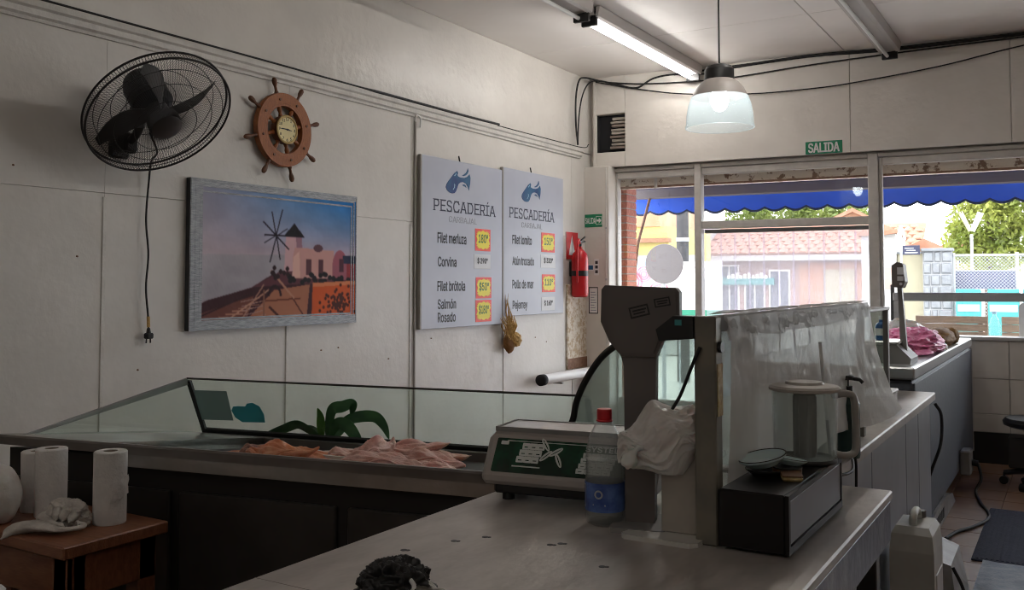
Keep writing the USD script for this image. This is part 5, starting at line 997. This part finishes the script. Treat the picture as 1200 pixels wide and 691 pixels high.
for k in np.arange(-hh, 3.2, .065):
    for s_ in (1, -1):
        x0, x1 = max(k, 0), min(k+hh, 3.2)
        if x1-x0 < .03: continue
        z0, z1 = .82+(x0-k), .82+(x1-k)
        if s_ < 0: z0, z1 = .82+hh-(x0-k), .82+hh-(x1-k)
        g.add(tube([(x0, .005*s_, z0), (x1, .005*s_, z1)], .0045, 3, False))
part(fe, 'mesh', g, 'wire_grey', kind='stuff')
nv = front('shade_net', 'dark navy shade net behind the chain-link fence', 'net', 2.80, 12.25); part(nv, 'net', B().box(0, 1.08, 0, .01, 1.36, 1.72), 'navy_net'); part(nv, 'rope', B().cyl((0, 0, 1.725), (1.1, 0, 1.725), .01), 'wire_grey')
for i, (x0, x1, lab) in enumerate(((0, .45, 'short turquoise board at the foot of the fence'), (.56, 1.10, 'long turquoise board at the foot of the fence'), (1.16, 1.9, 'turquoise board at the right end below the fence'))):
    t = front('turquoise_board', lab, 'board', 2.82, 11.7); part(t, 'panel', B().box(x0, x1, 0, .05, -.02, 1.36, .01), 'teal'); part(t, 'white_band', B().box(x0+.03, x1-.03, -.006, 0, .92, 1.06), 'fish_pale')
ss = front('street_sign', 'small dark blue street name sign by the white kiosk', 'sign', 1.86, 11.8); part(ss, 'plate', B().box(0, .32, -.012, 0, 2.05, 2.24, .004), 'ink_blue'); part(ss, 'text_lines', B(*[cbox(.04+.03*(i % 2), .28-.04*(i % 3), -.014, -.012, 2.085+.045*i, 2.10+.045*i) for i in range(3)]), 'tag_white'); part(ss, 'post', B().cyl((-.03, .0, 0), (-.03, .0, 2.62), .022), 'wire_grey', True)
an = front('roof_bracket', 'white A-shaped bracket on top of the street sign post', 'bracket', 1.83, 11.8); part(an, 'strut', B(tube([(-.09, 0, 2.28), (.0, 0, 2.66)], .022, 8)), 'white'); part(an, 'strut', B(tube([(.08, 0, 2.36), (.0, 0, 2.66)], .022, 8)), 'white'); part(an, 'arm', B(tube([(.02, 0, 2.52), (.16, 0, 2.62)], .016, 8)), 'wire_grey')
for i, (u, w, z, rz, mt, lab) in enumerate(((-.2, 1.1, 3.0, 3.35, 'stucco_white', 'pale hillside house with a flat roof, leftmost on the hill'), (.9, 1.0, 2.65, 2.95, 'stucco_pink', 'pink hillside house with a tiled roof'), (1.75, .95, 2.75, 3.1, 'stucco_cream', 'cream hillside house next to the tree'))):
    t = front('hillside_house', lab, 'house', u, 22+3*i); part(t, 'wall', B().box(0, w, 0, 2, 0, z), mt); part(t, 'roof', B(prism([(-.1, z), (w*.5, rz), (w+.1, z), (w+.1, z-.06), (-.1, z-.06)], -.2, 2.2)), 'roof_tile'); windows(t, [(.15, .40, z-.7, z-.25), (w-.45, w-.2, z-.7, z-.25)], 0)
yl = front('street_lamp', 'white two-armed street lamp in front of the tree', 'street lamp', 3.06, 14.2); part(yl, 'post', B().cyl((0, 0, 0), (0, 0, 2.55), .04, .03), 'wire_grey', True); part(yl, 'lamp_head', B(tube([(.02, 0, 2.62), (.19, 0, 3.02)], [.05, .065], 12)), 'white', True); part(yl, 'lamp_head', B(tube([(-.02, 0, 2.62), (-.20, 0, 3.02)], [.04, .05], 12)), 'stucco_cream', True)
def crown(n, blobs, size, seed):
    r = np.random.default_rng(seed); V, Fc = [], []; w = np.array([b[3]*b[4] for b in blobs]); which = r.choice(len(blobs), n, p=w/w.sum())
    for i, k in enumerate(which):
        b = blobs[k]; d = r.normal(size=3); d /= np.linalg.norm(d); c = np.array(b[:3])+d*np.array([b[3], b[3], b[4]])*r.uniform(.55, 1.05)
        a = r.normal(size=3); a /= np.linalg.norm(a); e_ = np.cross(a, r.normal(size=3)); e_ /= np.linalg.norm(e_); s = size*r.uniform(.6, 1.3)
        V += [c-a*s, c+e_*s*.45, c+a*s, c-e_*s*.45]; Fc += [(4*i, 4*i+1, 4*i+2), (4*i, 4*i+2, 4*i+3)]
    return trimesh.Trimesh(np.array(V), np.array(Fc), process=False)
tr = front('leafy_tree', 'sunlit yellow-green tree behind the fence on the right', 'tree', 3.35, 16.5); part(tr, 'trunk', B(tube(spline([(0, 0, 0), (.03, 0, 1.2), (0, 0, 2.2), (.1, 0, 3.2)], 5), [.12]*15+[.06], 10)), 'bark'); part(tr, 'branch', B(tube([(0, 0, 1.8), (-.6, 0, 2.8)], [.06, .03], 8), tube([(.02, 0, 2.0), (.7, .1, 3.0)], [.06, .03], 8)), 'bark')
part(tr, 'foliage', crown(9000, [(0, 0, 3.0, .85, .75), (-.5, -.1, 2.5, .5, .5), (.6, 0, 3.3, .7, .6), (.1, 0, 2.1, .75, .45), (.9, .1, 2.5, .6, .6), (.2, 0, 3.7, .8, .5)], .075, 3), 'tree_leaf', kind='stuff')
t3 = front('leafy_tree', 'shaded tree at the right edge of the window view', 'tree', 5.3, 18.5); part(t3, 'trunk', B().cyl((0, 0, 0), (0, 0, 2.2), .10), 'bark'); part(t3, 'foliage', crown(2600, [(0, 0, 2.6, .7, .8), (.6, 0, 3.1, .8, .7), (-.3, .1, 3.3, .6, .5)], .08, 5), 'tree_leaf', kind='stuff')
t2 = front('leafy_tree', 'pale green trees showing between the awning and the transom', 'tree', -7.4, 46); part(t2, 'trunk', B().cyl((0, 0, 0), (0, 0, 4.6), .2), 'bark'); part(t2, 'foliage', crown(7000, [(-3, 0, 5.5, 2.0, .95), (0, 0, 5.7, 1.9, .9), (1.8, .5, 5.3, 1.5, .9), (-5, 0, 5.2, 1.6, .9), (3.6, 0, 5.2, 1.3, .8)], .16, 7), 'tree_leaf_far', kind='stuff')
rl = front('window_rail', 'grey horizontal rail just outside the right-hand window', 'rail', 2.76, .30); part(rl, 'bar', B().box(0, 2.6, -.03, .03, 1.315, 1.39, .006), 'rail_grey'); part(rl, 'upright', B().box(-.02, .012, -.02, .02, 1.10, 1.46, .004), 'black_plastic'); part(rl, 'post', B().box(0, .05, -.02, .02, 0, 1.315, .004), 'rail_grey'); part(rl, 'post', B().box(2.5, 2.55, -.02, .02, 0, 1.315, .004), 'rail_grey')
for i, (x0, x1, lab) in enumerate(((2.90, 3.50, 'wider wooden bench back below the window rail'), (3.61, 4.35, 'wooden bench back at the right, beside the white chair'))):
    t = front('bench', lab, 'bench', x0, .85)
    for k in range(3): part(t, 'slat', B().box(0, x1-x0, -.012, .012, .965+.07*k, 1.031+.07*k, .004), 'bench_wood')
    for x in (.04, x1-x0-.08): part(t, 'leg', B().box(x, x+.04, .012, .05, 0, 1.16, .003), 'rail_grey')
    for k in range(3): part(t, 'seat_slat', B().box(0, x1-x0, .06+.12*k, .165+.12*k, .43, .455, .004), 'bench_wood')
wcq = front('plastic_chair', 'white plastic chair back outside at the right edge', 'chair', 3.74, .40); part(wcq, 'backrest', B(prism(sbox(0, .72, .42, 1.31).buffer(-.05).buffer(.05), -.02, .01)), 'white'); part(wcq, 'seat', B().box(0, .42, .01, .42, .42, .45, .01), 'white')
for x in (.03, .39):
    for y in (.03, .39): part(wcq, 'leg', B().box(x-.02, x+.02, y-.02, y+.02, 0, .43, .004), 'white')
jb = front('water_jug', 'pale translucent water jug between the two benches', 'jug', 3.555, .70); part(jb, 'body', lathe([(0, .95), (.045, .95), (.05, .97), (.05, 1.10), (.03, 1.16), (.016, 1.18), (.016, 1.20), (0, 1.20)], 24), 'clear_plastic', 40); part(jb, 'cap', B().cyl((0, 0, 1.20), (0, 0, 1.22), .02), 'fish_pale'); 
jt = front('stand', 'low metal stand carrying the water jug outside', 'stand', 3.555, .70); part(jt, 'top', B().box(-.09, .09, -.09, .09, .93, .95, .004), 'rail_grey'); part(jt, 'column', B().cyl((0, 0, 0), (0, 0, .93), .03), 'rail_grey')
